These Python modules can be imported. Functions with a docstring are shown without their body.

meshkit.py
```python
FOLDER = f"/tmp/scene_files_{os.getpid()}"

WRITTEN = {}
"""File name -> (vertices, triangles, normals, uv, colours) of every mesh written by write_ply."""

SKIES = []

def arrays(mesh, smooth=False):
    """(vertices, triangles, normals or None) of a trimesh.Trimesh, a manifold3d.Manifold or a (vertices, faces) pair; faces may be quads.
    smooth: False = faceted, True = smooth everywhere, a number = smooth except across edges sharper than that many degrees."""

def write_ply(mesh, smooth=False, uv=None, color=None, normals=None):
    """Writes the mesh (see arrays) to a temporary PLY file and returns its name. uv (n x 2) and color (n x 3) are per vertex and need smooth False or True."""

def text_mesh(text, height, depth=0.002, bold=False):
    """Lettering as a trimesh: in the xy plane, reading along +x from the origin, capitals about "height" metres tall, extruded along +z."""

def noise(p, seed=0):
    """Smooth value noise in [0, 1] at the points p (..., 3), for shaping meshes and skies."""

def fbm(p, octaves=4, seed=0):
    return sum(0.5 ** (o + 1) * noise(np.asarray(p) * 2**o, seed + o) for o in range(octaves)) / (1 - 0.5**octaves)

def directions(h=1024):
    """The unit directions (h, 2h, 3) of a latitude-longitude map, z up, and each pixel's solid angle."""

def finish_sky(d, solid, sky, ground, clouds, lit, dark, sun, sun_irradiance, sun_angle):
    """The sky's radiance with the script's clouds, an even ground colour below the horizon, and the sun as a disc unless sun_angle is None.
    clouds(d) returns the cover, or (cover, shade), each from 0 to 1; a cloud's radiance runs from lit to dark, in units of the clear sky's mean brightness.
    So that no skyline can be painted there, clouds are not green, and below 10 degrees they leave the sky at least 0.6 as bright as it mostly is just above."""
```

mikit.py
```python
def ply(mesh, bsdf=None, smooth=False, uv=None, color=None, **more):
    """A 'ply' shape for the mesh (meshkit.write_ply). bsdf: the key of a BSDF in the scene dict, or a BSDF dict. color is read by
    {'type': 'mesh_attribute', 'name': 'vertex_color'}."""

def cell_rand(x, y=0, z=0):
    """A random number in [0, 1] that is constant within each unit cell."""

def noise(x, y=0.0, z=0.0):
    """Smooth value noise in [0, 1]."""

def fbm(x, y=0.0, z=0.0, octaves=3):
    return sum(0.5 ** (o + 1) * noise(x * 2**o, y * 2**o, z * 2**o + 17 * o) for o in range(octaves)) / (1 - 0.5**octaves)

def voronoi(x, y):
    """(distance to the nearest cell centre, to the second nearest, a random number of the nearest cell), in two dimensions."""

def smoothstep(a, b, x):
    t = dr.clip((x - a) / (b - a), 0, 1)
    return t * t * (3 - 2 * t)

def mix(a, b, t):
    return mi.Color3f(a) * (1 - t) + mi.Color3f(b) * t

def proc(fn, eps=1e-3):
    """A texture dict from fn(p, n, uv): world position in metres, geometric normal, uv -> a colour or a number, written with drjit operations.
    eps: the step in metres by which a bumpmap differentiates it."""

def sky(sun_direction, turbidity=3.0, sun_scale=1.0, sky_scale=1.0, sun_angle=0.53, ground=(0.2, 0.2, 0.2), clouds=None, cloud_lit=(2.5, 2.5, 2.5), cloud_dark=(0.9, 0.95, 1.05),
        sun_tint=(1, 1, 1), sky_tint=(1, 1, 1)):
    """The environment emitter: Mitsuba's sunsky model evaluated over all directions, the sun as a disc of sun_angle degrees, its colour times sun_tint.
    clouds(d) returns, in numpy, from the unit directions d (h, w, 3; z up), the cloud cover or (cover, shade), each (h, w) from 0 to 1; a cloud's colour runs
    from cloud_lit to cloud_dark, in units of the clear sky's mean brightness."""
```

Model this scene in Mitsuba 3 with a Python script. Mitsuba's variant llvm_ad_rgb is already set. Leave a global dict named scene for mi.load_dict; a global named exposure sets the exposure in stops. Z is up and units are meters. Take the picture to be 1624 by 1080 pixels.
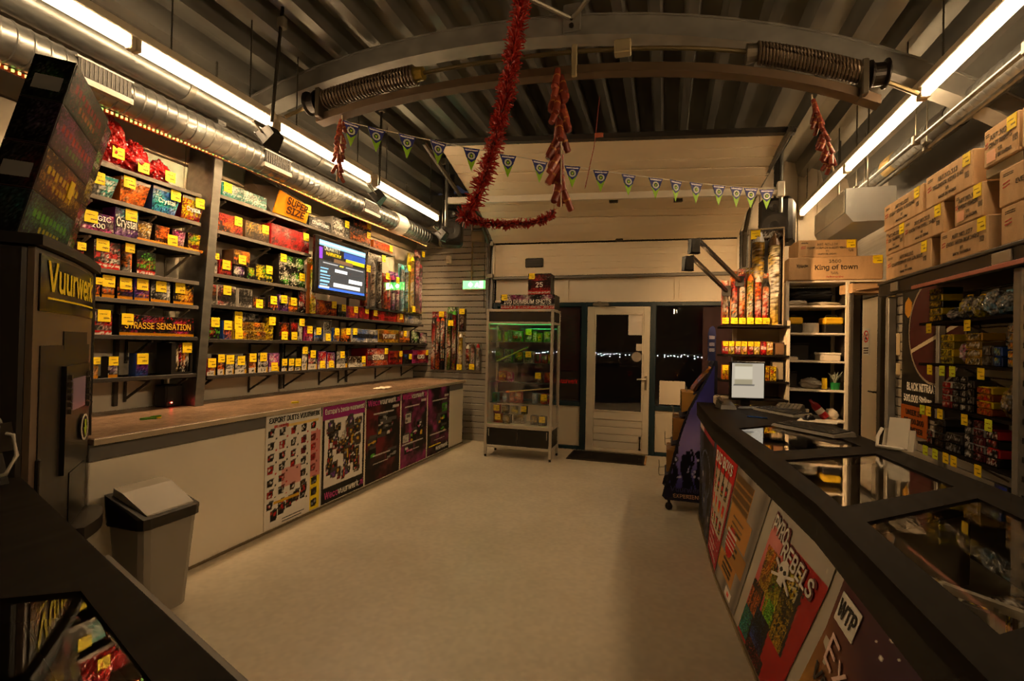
# A fireworks shop interior at night, built in metres: x to the right, y into the room, z up.
import math, random
import numpy as np, trimesh, mitsuba as mi, mikit, meshkit
from shapely.geometry import Polygon, LineString
from shapely import affinity

rng = np.random.default_rng(7)
random.seed(7)
T4 = mi.ScalarTransform4f

# ------------------------------------------------------------------ camera, light, exposure
exposure = 1.9
CAM = np.array([0.0, 0.0, 1.46])
FWD, UPV = np.array([-0.2966, 0.9549, 0.0097]), np.array([-0.0170, -0.0154, 0.9997])
scene = {'type': 'scene'}
labels = {}
scene['camera'] = {'type': 'perspective', 'fov': 2 * math.degrees(math.atan(812 / 780.0)), 'fov_axis': 'x', 'near_clip': 0.05, 'far_clip': 200.0,
                   'to_world': T4().look_at(origin=CAM.tolist(), target=(CAM + FWD).tolist(), up=UPV.tolist())}
WARM = np.array([1.0, 0.69, 0.38])
TUBE_L = 11.0          # fluorescent tube radiance
SPOT_I = 2.6           # shelf floodlights
scene['night_sky'] = {'type': 'constant', 'radiance': {'type': 'rgb', 'value': [0.004, 0.004, 0.006]}}

# ------------------------------------------------------------------ materials
def lin(c):
    c = np.asarray(c, float)
    return np.where(c < 0.04045, c / 12.92, ((c + 0.055) / 1.055) ** 2.4)

def hexc(h):
    return np.array([int(h[i:i + 2], 16) / 255 for i in (0, 2, 4)])

COL = {k: hexc(v) for k, v in dict(k='17130f', w='e9e4da', r='c01c1c', o='f0761a', y='f7d90f', g='4fae2a', b='2a56b8', p='6a2f8c', m='c23b86', t='2f9c94',
                                   n='5d4128', s='9a9a98', d='4a4744', e='d9a92c', u='7fb8d8', v='8a1f2a').items()}
CNAME = dict(k='black', w='white', r='red', o='orange', y='yellow', g='green', b='blue', p='purple', m='pink', t='teal', n='brown', s='silver', d='grey', e='gold', u='pale blue', v='dark red')
_mats = {}
def bs(c, rough=0.5, metal=0.0, spec=0.5, **kw):
    c = hexc(c) if isinstance(c, str) and len(c) == 6 else (COL[c] if isinstance(c, str) else np.asarray(c, float))
    key = (tuple(np.round(c, 3)), rough, metal, spec, tuple(sorted(kw.items())))
    if key not in _mats:
        n = 'mat_%03d' % len(_mats)
        scene[n] = {'type': 'twosided', 'bsdf': {'type': 'principled', 'base_color': {'type': 'rgb', 'value': lin(c).tolist()}, 'roughness': rough, 'metallic': metal, 'specular': spec, **kw}}
        _mats[key] = n
    return _mats[key]

def procmat(name, fn, rough=0.5, metal=0.0, bump=None, bscale=1.0, spec=0.5):
    b = {'type': 'principled', 'base_color': mikit.proc(fn), 'roughness': rough if not callable(rough) else mikit.proc(rough), 'metallic': metal, 'specular': spec}
    if bump:
        b = {'type': 'bumpmap', 'arbitrary': mikit.proc(bump), 'scale': bscale, 'bsdf': b}
    scene[name] = {'type': 'twosided', 'bsdf': b}
    return name

scene['mat_print'] = {'type': 'twosided', 'bsdf': {'type': 'principled', 'base_color': {'type': 'mesh_attribute', 'name': 'vertex_color'}, 'roughness': 0.45, 'specular': 0.16}}
scene['mat_paper'] = {'type': 'twosided', 'bsdf': {'type': 'principled', 'base_color': {'type': 'mesh_attribute', 'name': 'vertex_color'}, 'roughness': 0.6, 'specular': 0.3}}
scene['mat_foil'] = {'type': 'twosided', 'bsdf': {'type': 'principled', 'base_color': {'type': 'mesh_attribute', 'name': 'vertex_color'}, 'roughness': 0.16, 'specular': 0.8, 'clearcoat': 1.0, 'clearcoat_gloss': 0.95}}
scene['mat_glass'] = {'type': 'thindielectric', 'int_ior': 1.5}
mix, fbm, noise, sst = mikit.mix, mikit.fbm, mikit.noise, mikit.smoothstep
L = lambda h: lin(hexc(h)).tolist()
procmat('mat_floor', lambda p, n, uv: mix(L('b3a893'), L('c9beaa'), fbm(p.x * 1.7, p.y * 1.7, 3.0, 4)) * (0.93 + 0.1 * noise(p.x * 40, p.y * 40, 1.0)), rough=lambda p, n, uv: 0.30 + 0.16 * fbm(p.x * 3, p.y * 3, 9.0, 3))
procmat('mat_galv', lambda p, n, uv: mix(L('6c6d6c'), L('92928e'), fbm(p.x * 22, p.y * 9, p.z * 22, 3)), rough=0.34, metal=0.85)
procmat('mat_deck', lambda p, n, uv: mix(L('5e5c57'), L('9c9a92'), fbm(p.x * 5, p.y * 1.2, p.z * 5, 3)), rough=0.32, metal=0.7)
procmat('mat_kraft', lambda p, n, uv: mix(L('b08c62'), L('c6a47c'), fbm(p.x * 30, p.y * 30, p.z * 6, 3)) * (0.95 + 0.1 * noise(p.x * 160, p.y * 160, p.z * 160)), rough=0.75, spec=0.2)
procmat('mat_cream', lambda p, n, uv: mix(L('d2c8b4'), L('ded5c3'), fbm(p.x * 3, p.y * 3, p.z * 3, 3)), rough=0.45)
procmat('mat_slat', lambda p, n, uv: mix(L('8f8a80'), L('a8a298'), fbm(p.x * 2 + p.y * 2, p.z * 60, 2.0, 3)), rough=0.42, metal=0.25)
procmat('mat_worktop', lambda p, n, uv: mix(L('5c4a3a'), L('8f7560'), fbm(p.x * 6, p.y * 3, 1.0, 4)) * (0.75 + 0.4 * noise(p.x * 70, p.y * 40, 5.0)), rough=0.32)
procmat('mat_blackwood', lambda p, n, uv: mix(L('110e0c'), L('201b17'), fbm(p.x * 30, p.y * 2.5, p.z * 30, 3)), rough=0.6, spec=0.04)
procmat('mat_steel', lambda p, n, uv: mix(L('706d67'), L('918e86'), fbm(p.x * 8, p.y * 8, p.z * 8, 3)), rough=0.45, metal=0.3)
procmat('mat_asphalt', lambda p, n, uv: mix(L('1c1b1a'), L('2b2a28'), fbm(p.x * 9, p.y * 9, 0.0, 3)), rough=0.9)

def emitter(c, k):
    return {'type': 'area', 'radiance': {'type': 'rgb', 'value': (np.asarray(c, float) * k).tolist()}}

# ------------------------------------------------------------------ mesh helpers
def Rm(loc=(0, 0, 0), rot=0.0):
    a = math.radians(rot)
    m = np.eye(4)
    m[:2, :2] = [[math.cos(a), -math.sin(a)], [math.sin(a), math.cos(a)]]
    m[:3, 3] = loc
    return m

def box(x0, x1, y0, y1, z0, z1, b=0.0):
    if b <= 0:
        m = trimesh.creation.box((abs(x1 - x0), abs(y1 - y0), abs(z1 - z0)))
        m.apply_translation(((x0 + x1) / 2, (y0 + y1) / 2, (z0 + z1) / 2))
        return m
    b = min(b, abs(x1 - x0) * .4, abs(y1 - y0) * .4, abs(z1 - z0) * .4)
    pts = []
    for x, sx in ((x0, 1), (x1, -1)):
        for y, sy in ((y0, 1), (y1, -1)):
            for z, sz in ((z0, 1), (z1, -1)):
                pts += [(x, y + sy * b, z + sz * b), (x + sx * b, y, z + sz * b), (x + sx * b, y + sy * b, z)]
    return trimesh.convex.convex_hull(np.array(pts))

def join(*ms):
    return trimesh.util.concatenate([m for m in ms])

def hull(pts):
    return trimesh.convex.convex_hull(np.asarray(pts, float))

def tube(points, r, sides=8, caps=True):
    p = np.asarray(points, float)
    t = np.gradient(p, axis=0)
    t /= np.linalg.norm(t, axis=1, keepdims=True) + 1e-12
    ref = np.array([0, 0, 1.0]) if abs(t[:, 2]).mean() < 0.8 else np.array([1.0, 0, 0])
    a = np.cross(t, ref); a /= np.linalg.norm(a, axis=1, keepdims=True) + 1e-12
    b = np.cross(t, a)
    ang = np.arange(sides) * 2 * np.pi / sides
    rr = np.broadcast_to(r, (len(p),))[:, None, None]
    v = p[:, None] + rr * (np.cos(ang)[None, :, None] * a[:, None] + np.sin(ang)[None, :, None] * b[:, None])
    v = v.reshape(-1, 3)
    f = []
    for i in range(len(p) - 1):
        for j in range(sides):
            q = [i * sides + j, i * sides + (j + 1) % sides, (i + 1) * sides + (j + 1) % sides, (i + 1) * sides + j]
            f += [[q[0], q[2], q[1]], [q[0], q[3], q[2]]]
    if caps:
        n = len(v)
        v = np.vstack([v, p[0], p[-1]])
        e = (len(p) - 1) * sides
        for j in range(sides):
            f += [[n, j, (j + 1) % sides], [n + 1, e + (j + 1) % sides, e + j]]
    return trimesh.Trimesh(v, f, process=False)

def lathe(prof, n=20, axis='z'):
    prof = np.asarray(prof, float)
    m = trimesh.creation.revolve(prof, sections=n)
    if axis == 'y':
        m.apply_transform(trimesh.transformations.rotation_matrix(-math.pi / 2, (1, 0, 0)))
    if axis == 'x':
        m.apply_transform(trimesh.transformations.rotation_matrix(math.pi / 2, (0, 1, 0)))
    return m

def cyl(r, z0, z1, n=16, axis='z', b=0.0):
    b = min(b, r * .5)
    pr = [(0, z0), (r - b, z0), (r, z0 + b), (r, z1 - b), (r - b, z1), (0, z1)] if b else [(0, z0), (r, z0), (r, z1), (0, z1)]
    return lathe(pr, n, axis)

def prism(poly, y0, y1):
    """polygon in (x, z) extruded along y from y0 to y1"""
    m = trimesh.creation.extrude_polygon(poly if isinstance(poly, Polygon) else Polygon(poly), y1 - y0, engine='earcut')
    v = m.vertices.copy()
    m.vertices = np.stack([v[:, 0], y0 + v[:, 2], v[:, 1]], -1)
    m.faces = m.faces[:, ::-1]
    return m

def slab(poly, z0, z1):
    m = trimesh.creation.extrude_polygon(poly if isinstance(poly, Polygon) else Polygon(poly), z1 - z0, engine='earcut')
    m.apply_translation((0, 0, z0))
    return m

def moved(m, mat):
    m = m.copy(); m.apply_transform(mat); return m

def between(a, b, r, n=8):
    return tube([a, b], r, n)

def barbox(a, b, w, h):
    """rectangular bar from a to b"""
    a, b = np.asarray(a, float), np.asarray(b, float)
    t = (b - a) / np.linalg.norm(b - a)
    ref = np.array([0, 0, 1.0]) if abs(t[2]) < .9 else np.array([1.0, 0, 0])
    s = np.cross(t, ref); s /= np.linalg.norm(s); u = np.cross(s, t)
    return hull([p + i * s * w / 2 + j * u * h / 2 for p in (a, b) for i in (-1, 1) for j in (-1, 1)])

# ------------------------------------------------------------------ scene helpers
_count = {}
def num(name):
    n = _count.get(name, -1) + 1
    _count[name] = n
    return name if n == 0 else '%s_%03d' % (name, n)

def thing(name, label, cat, group=None):
    k = num(name)
    labels[k] = {'label': label, 'category': cat}
    if group: labels[k]['group'] = group
    return k

def struct(name, label=None):
    k = num(name)
    labels[k] = {'kind': 'structure'}
    if label: labels[k]['label'] = label
    return k

def put(parent, name, mesh, bsdf, mat=None, smooth=False, color=None, label=None, **more):
    key = num(parent + '__' + name) if parent else name
    if mat is not None: mesh = moved(mesh, mat)
    if color is not None and np.ndim(color) == 1:
        color = np.tile(np.asarray(color, float), (len(mesh.vertices), 1))
    scene[key] = mikit.ply(mesh, bsdf, smooth, color=color, **more)
    if label: labels.setdefault(key, {})['label'] = label
    return key

def solo(name, label, cat, mesh, bsdf, group=None, smooth=False, color=None, kind=None, **more):
    k = thing(name, label, cat, group)
    if kind: labels[k]['kind'] = kind
    scene[k] = mikit.ply(mesh, bsdf, smooth, color=color, **more)
    return k

def grid(img, fn):
    """a printed sheet: one vertex per sample of img (rows from bottom to top), placed by fn(u, v) -> (..., 3)"""
    ny, nx = img.shape[:2]
    U, V = np.meshgrid(np.linspace(0, 1, nx), np.linspace(0, 1, ny))
    v = fn(U, V).reshape(-1, 3)
    i, j = np.meshgrid(np.arange(ny - 1), np.arange(nx - 1), indexing='ij')
    q = np.stack([i * nx + j, i * nx + j + 1, (i + 1) * nx + j + 1, (i + 1) * nx + j], -1).reshape(-1, 4)
    f = np.vstack([q[:, [0, 1, 2]], q[:, [0, 2, 3]]])
    return trimesh.Trimesh(v, f, process=False), lin(np.clip(img, 0, 1)).reshape(-1, 3)

def flat(x0, x1, z0, z1, y=0.0):
    return lambda U, V: np.stack([x0 + (x1 - x0) * U, np.full_like(U, y), z0 + (z1 - z0) * V], -1)

def sheet(parent, name, img, fn, mat=None, bsdf='mat_print', label=None):
    m, c = grid(img, fn)
    return put(parent, name, m, bsdf, mat, color=c, label=label)

def text_local(txt, x0, x1, z, h, y=-0.003, align='c', bold=True, fit=True, depth=0.0015):
    """lettering standing in the local x-z plane, facing -y"""
    m = meshkit.text_mesh(txt, h, depth, bold)
    v = m.vertices.copy()
    w = v[:, 0].max() - v[:, 0].min(); v[:, 0] -= v[:, 0].min()
    s = min(1.0, (x1 - x0) / w) if fit else 1.0
    v[:, 0] *= s; w *= s
    v[:, 0] += x0 if align == 'l' else (x1 - w if align == 'r' else (x0 + x1 - w) / 2)
    m.vertices = np.stack([v[:, 0], y - v[:, 2], z + v[:, 1]], -1)
    return m

def letters(parent, txt, x0, x1, z, h, c='w', mat=None, y=-0.003, fn=None, name='lettering', **kw):
    m = text_local(txt, x0, x1, z, h, y, **kw)
    if fn is not None: m.vertices = fn(m.vertices)
    return put(parent, name, m, bs(c, 0.5), mat)

# ------------------------------------------------------------------ print designs
def canvas(nx, ny, c):
    return np.tile(np.asarray(COL[c] if isinstance(c, str) else c, float), (ny, nx, 1))

def art(nx, ny, cols, seed, stripe=''):
    r = np.random.default_rng(seed)
    nx, ny = max(nx, 5), max(ny, 5)
    X, Y = np.meshgrid(np.linspace(0, 1, nx) * nx / ny, np.linspace(0, 1, ny))
    n = meshkit.fbm(np.stack([X * 4, Y * 4, 0 * X + seed % 50], -1), 3, seed % 97)
    c = [COL[k] for k in cols]
    img = c[0] * (.2 + .95 * n[..., None])
    asp = nx / ny
    for b in range(2 + int(2 * asp)):
        cx, cy, R = r.uniform(.1, .9) * asp, r.uniform(.35, .9), r.uniform(.25, .55)
        d, th = np.hypot(X - cx, Y - cy), np.arctan2(Y - cy, X - cx)
        m = np.clip(1.15 - d / R, 0, 1) * (.35 + .65 * (np.cos(r.integers(7, 13) * th + r.uniform(0, 6)) > -.1))
        col = c[1 + b % (len(c) - 1)]
        img = img * (1 - m[..., None]) + col * m[..., None]
    # a row of light marks like small print, and speckle
    row = (np.abs(Y - r.uniform(.3, .5)) < .09) & (np.repeat(r.random((1, nx)) > .35, ny, 0))
    img[row] = .25 * img[row] + .75 * c[2 if len(c) > 2 else 1]
    img += r.normal(0, .11, (ny, nx, 1))
    img[r.random((ny, nx)) > .93] = c[-1]
    img[r.random((ny, nx)) > .88] *= .35
    if stripe == 'w':
        img[Y < .27] = COL['w'] * .95
        img[(Y > .07) & (Y < .2) & (X > asp * .3) & (X < asp * .75) & (r.random((ny, nx)) > .5)] = COL['k']
        img[(Y < .27) & (X > asp * .82)] = COL['e']
    elif stripe == 'o':
        img[Y < .13] = COL['e'] * [1, .85, .6]
    elif stripe == 'r':
        img[Y < .2] = COL['r']
        img[(Y > .05) & (Y < .15) & (r.random((ny, nx)) > .5)] = COL['w']
    return np.clip((img - .06) * 1.08, 0, 1) * .85

def rect(img, x0, x1, y0, y1, c, a=1.0):
    ny, nx = img.shape[:2]
    s = np.s_[int(round(y0 * ny)):max(int(round(y1 * ny)), int(round(y0 * ny)) + 1), int(round(x0 * nx)):max(int(round(x1 * nx)), int(round(x0 * nx)) + 1)]
    img[s] = img[s] * (1 - a) + a * np.asarray(COL[c] if isinstance(c, str) else c)

def disc(img, cx, cy, r, c, asp=None, r2=0.0):
    ny, nx = img.shape[:2]
    X, Y = np.meshgrid(np.linspace(0, 1, nx) * nx / ny, np.linspace(0, 1, ny))
    d = np.hypot(X - cx * nx / ny, Y - cy)
    m = (d < r) & (d >= r2)
    img[m] = COL[c] if isinstance(c, str) else c

def product3d(img, x, y, w, h, cols, r):
    """a little picture of a firework carton: front, top and side"""
    d = .28 * w
    rect(img, x, x + w, y, y + h, COL[cols[0]] * .8)
    for _ in range(4):
        a, b = r.uniform(0, .7), r.uniform(.1, .7)
        rect(img, x + a * w, x + min(a + .35, 1) * w, y + b * h, y + min(b + .25, 1) * h, COL[cols[1 + r.integers(0, len(cols) - 1)]], .85)
    rect(img, x + .04, x + w + .02, y + h, y + h + d * .5, 'd')
    rect(img, x + w, x + w + d * .5, y + .02, y + h, 'k')

ORD = ['first', 'second', 'third', 'fourth', 'fifth', 'sixth', 'seventh', 'eighth', 'ninth', 'tenth', 'eleventh', 'twelfth', 'thirteenth', 'fourteenth', 'fifteenth', 'sixteenth',
       'seventeenth', 'eighteenth', 'nineteenth', 'twentieth', 'twenty-first', 'twenty-second']
_tagimg = None
def price_tag(parent, x, z, y=-0.006, mat=None, s=0.078, c='y'):
    """a yellow card with a few lines of faint print"""
    put(parent, 'price_tag', box(x, x + s, y, y + .0025, z, z + s), bs(c if c != 'y' else 'f6d410', .55), mat)
    rows = [box(x + .01, x + s * .75, y - .0006, y, z + s * .62, z + s * .67), box(x + s * .45, x + s * .9, y - .0006, y, z + s * .25, z + s * .36)]
    put(parent, 'tag_print', join(*rows), bs('8a6d10', .6), mat)

def product(kind, w, h, cols, tag, text, stripe, mat, label, group, depth=None, cell=.009, seed=None):
    """one packaged firework: local frame has its front at y = 0, standing on z = 0, x to its right"""
    global _seed
    _seed += 1
    seed = seed or _seed
    r = np.random.default_rng(seed)
    base, c1 = cols[0], cols[1]
    body = COL[base] * (.75 if base not in 'k' else 1.0)
    depth = depth or min(.24, max(.07, w * .8))
    name, cat = {'B': ('firework_box', 'firework box'), 'C': ('firework_cup', 'firework box'), 'T': ('firework_tube', 'firework tube'), 'F': ('foil_bouquet', 'firework'),
                 'Y': ('firework_tray', 'firework tray'), 'R': ('candle_pack', 'firework pack')}[kind]
    t = thing(name, label, cat, group)
    nx, ny = int(w / cell) + 2, int(h / cell) + 2
    if kind == 'B':
        put(t, 'carton', box(0, w, .001, depth, 0, h, .003), bs(body, .4), mat)
        img = art(nx, ny, cols, seed, stripe)
        if text:
            img[int(ny * .32):int(ny * .68)] *= .45
        sheet(t, 'front_print', img, flat(0.002, w - .002, .002, h - .002, 0), mat)
        if text:
            parts = text.split(' ')
            if len(parts) > 1 and w < .3:
                for i, q in enumerate(parts): letters(t, q, w * .06, w * .94, h * (.62 - .4 * i), h * .26, 'w' if cols[0] != 'w' else 'k', mat)
            else:
                letters(t, text, w * .06, w * .94, h * .36, min(h * .3, .06), {'STRASSE SENSATION': 'e', 'WILDNESS': 'k'}.get(text, 'w'), mat)
    elif kind == 'C':
        def fn(U, V, y=0.0):
            wv = .78 + .22 * V
            return np.stack([(w * .06 * (1 - V)) + U * w * wv, np.full_like(U, y) + .03 * (1 - V), .002 + V * (h - .004)], -1)
        c8 = [fn(np.array(a), np.array(b), y) for a in (0., 1.) for b in (0., 1.) for y in (.0015, depth)]
        put(t, 'carton', hull(c8), bs(body, .35), mat)
        img = art(nx, ny, cols, seed, '')
        img[-3:-1] = COL[cols[1]] * .8
        sheet(t, 'front_print', img, fn, mat)
        if text: letters(t, text, w * .2, w * .8, h * .42, h * .17, 'w', mat, y=.006)
    elif kind == 'T':
        rad = w / 2
        m, c = grid(art(24, ny, cols, seed, stripe), lambda U, V: np.stack([rad - rad * np.cos(U * 2 * np.pi + 0), rad - rad * np.sin(U * 2 * np.pi), V * h * .96], -1))
        put(t, 'tube_print', m, 'mat_print', mat, color=c)
        cap = cyl(rad * 1.04, h * .955, h, 18, b=.003); cap.apply_translation((rad, rad, 0))
        put(t, 'cap', cap, bs(COL[c1] * .7, .4), mat)
        ft = cyl(rad * .98, 0, .004, 14); ft.apply_translation((rad, rad, 0))
        put(t, 'tube_base', ft, bs('k'), mat)
        if text:
            letters(t, text, w * .1, w * .9, h * .4, .03, 'k', mat, y=-.002)
    elif kind == 'F':
        s = trimesh.creation.icosphere(4)
        v = s.vertices.copy()
        v[:, 0] *= w * .47; v[:, 1] *= min(w * .42, .12); v[:, 2] = (v[:, 2] + 1) * .5
        taper = np.interp(v[:, 2], [0, .12, .4, .75, .92, 1], [.75, .95, 1.08, .92, .7, .5])
        v[:, 0] *= taper; v[:, 1] *= taper; v[:, 2] *= h
        nn = meshkit.fbm(s.vertices * 3.2 + seed, 3, seed % 31) - .5
        cr = np.abs(meshkit.fbm(s.vertices * 6.5 + seed, 2, seed % 17) - .5)
        v += s.vertices * ((nn * .07 - cr * .05) * min(1, w * 4))[:, None]
        v[:, 2] = np.maximum(v[:, 2], 0)
        v[:, 2] *= 1.12; v += [w / 2, .12, 0]
        m = trimesh.Trimesh(v, s.faces, process=False)
        k = meshkit.fbm(s.vertices * 5 + 9 + seed, 3, 5)
        img = lin(COL['r'] * [.85, .5, .5]) * (0.35 + 1.3 * k[:, None]) + .10 * (k[:, None] > .66)
        put(t, 'foil_wrap', m, 'mat_foil', mat, smooth=False, color=np.clip(img, 0, 1))
        put(t, 'base_box', box(w * .25, w * .75, .05, .16, 0, h * .12, .004), bs('3a0d10', .5), mat)
        put(t, 'ribbon_collar', lathe([(w * .25, h * .16), (w * .27, h * .19), (w * .25, h * .22)], 18), bs('a01515', .3), mat @ Rm((w * .5, .13, 0)))
    elif kind == 'Y':
        put(t, 'tray', join(box(0, w, 0, .12, 0, .022, .003), box(0, w, .11, .12, 0, .05)), bs('e08a1c', .4), mat)
        for i in range(4):
            cx, cw = .008 + i * w / 4, w / 4 - .02
            img = art(int(cw / cell) + 2, int(h / cell), ['n' if i < 2 else 'kv'[i % 2], 'eomg'[i], 'wowy'[i]], seed * 9 + i)
            fn = lambda U, V, cx=cx, cw=cw: np.stack([cx + cw * (.08 * (1 - V)) + U * cw * (.84 + .16 * V), .012 + .01 * (1 - V), .025 + V * (h - .03)], -1)
            cup = hull([fn(np.array(a), np.array(b)) + [0, y, 0] for a in (0., 1.) for b in (0., 1.) for y in (.001, .08)])
            k = put(t, 'cup', cup, bs('2b2119', .4), mat)
            m, c = grid(img, fn)
            put(k, 'cup_print', m, 'mat_print', mat, color=c)
    elif kind == 'R':
        put(t, 'carton', join(box(0, w, .03, .15, 0, h, .003), box(0, .035, -.005, .06, 0, h), box(w - .02, w, 0, .04, 0, h), box(0, w, -.002, .03, 0, .02)), bs('k', .4), mat)
        for i in range(4):
            cx = .05 + (w - .08) * i / 3.4
            rad = .016
            m, c = grid(art(14, int(h / .01), ['k', 'eroe'[i], 'w'], seed * 7 + i), lambda U, V: np.stack([cx - rad * np.cos(U * 2 * np.pi), .016 - rad * np.sin(U * 2 * np.pi), .022 + V * (h * .9)], -1))
            put(t, 'candle', m, 'mat_print', mat, color=c)
    s = min(.078, max(.046, w * .95))
    if tag:
        x = {'L': min(.012, w * .1), 'R': max(w - s - .012, w / 2 - s / 2), 'C': w / 2 - s / 2, 'B': w * .5 - s / 2}[tag]
        z = {'L': h - s + .006, 'R': h - s + .004, 'C': h - s, 'B': .012}[tag]
        if kind == 'F': x, z, yy = w * .5 - s / 2 + .02, .03 if tag == 'B' else h * .2, .015
        else: yy = -.006
        price_tag(t, x, z, mat=mat, y=yy, s=s)
    return t
_seed = 100

# ================================================================== the room
XL, XR, YB, YF = -3.80, 2.25, 7.0, -2.6
def ceil_z(x): return 4.18 - .075 * (x + 1.0) ** 2
I4 = np.eye(4)

struct('floor', 'smooth beige epoxy shop floor')
scene['floor'] = mikit.ply(box(XL - .2, XR + .2, YF - .2, YB + .1, -.12, 0), 'mat_floor')

# corrugated steel roof deck, slightly vaulted, in sheets of three ribs
k = struct('ceiling', 'vaulted ceiling of galvanised corrugated steel sheets')
pitch, x = .288, XL - .1
while x < XR + .1:
    prof = []
    for r in range(3):
        x0 = x + r * pitch
        for dx, dz in ((0, 0), (.075, 0), (.105, .15), (.258, .15)):
            prof.append((x0 + dx, ceil_z(x0 + dx) + dz))
    prof.append((x + 3 * pitch, ceil_z(x + 3 * pitch)))
    prof = np.array(prof)
    top = prof + [0, .012]
    put(k, 'sheet', prism(Polygon(np.vstack([prof, top[::-1]])), YF - .1, YB + .15), 'mat_deck')
    x += 3 * pitch

# left wall: insulated panels and a dull band above
k = struct('wall_left', 'cream insulated panel wall behind the product shelves')
ys = [YF, -1.2, 0, 1.15, 2.1, 3.05, 4.15, 5.25, 6.2, YB]
for a, b in zip(ys[:-1], ys[1:]):
    put(k, 'panel', box(XL - .1, XL, a + .004, b - .004, 0, 2.88, .006), 'mat_cream')
    put(k, 'upper_panel', box(XL - .1, XL + .012, a + .004, b - .004, 2.89, 3.75, .006), bs('8b7f6c', .5))

def slats(k, mk, z0, z1, step=.092):
    z = z0
    while z < z1 - .02:
        put(k, 'slat', mk(z + .004, min(z + step - .004, z1)), 'mat_slat')
        z += step

# back wall: grey slat boards on the left, plain panels on the right, an opening with the door unit between
k = struct('wall_back', 'back wall of grey horizontal slat boards beside the door opening')
put(k, 'backing', box(XL, -2.47, YB + .02, YB + .12, 0, 3.8), bs('3c3933', .7))
put(k, 'plinth', box(-2.93, -2.47, YB - .012, YB + .03, 0, .1, .004), 'mat_slat')
slats(k, lambda a, b: box(XL, -2.47, YB - .004, YB + .022, a, b, .006), .10, 3.55)
for a in np.arange(.92, XR, .22):
    put(k, 'panel', box(a + .003, min(a + .217, XR), YB, YB + .1, 0, 3.9, .005), bs('b5a68e', .55))
put(k, 'upper_panel', box(-2.47, .92, YB + .02, YB + .1, 2.44, 4.2), bs('4a453d', .7))

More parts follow.
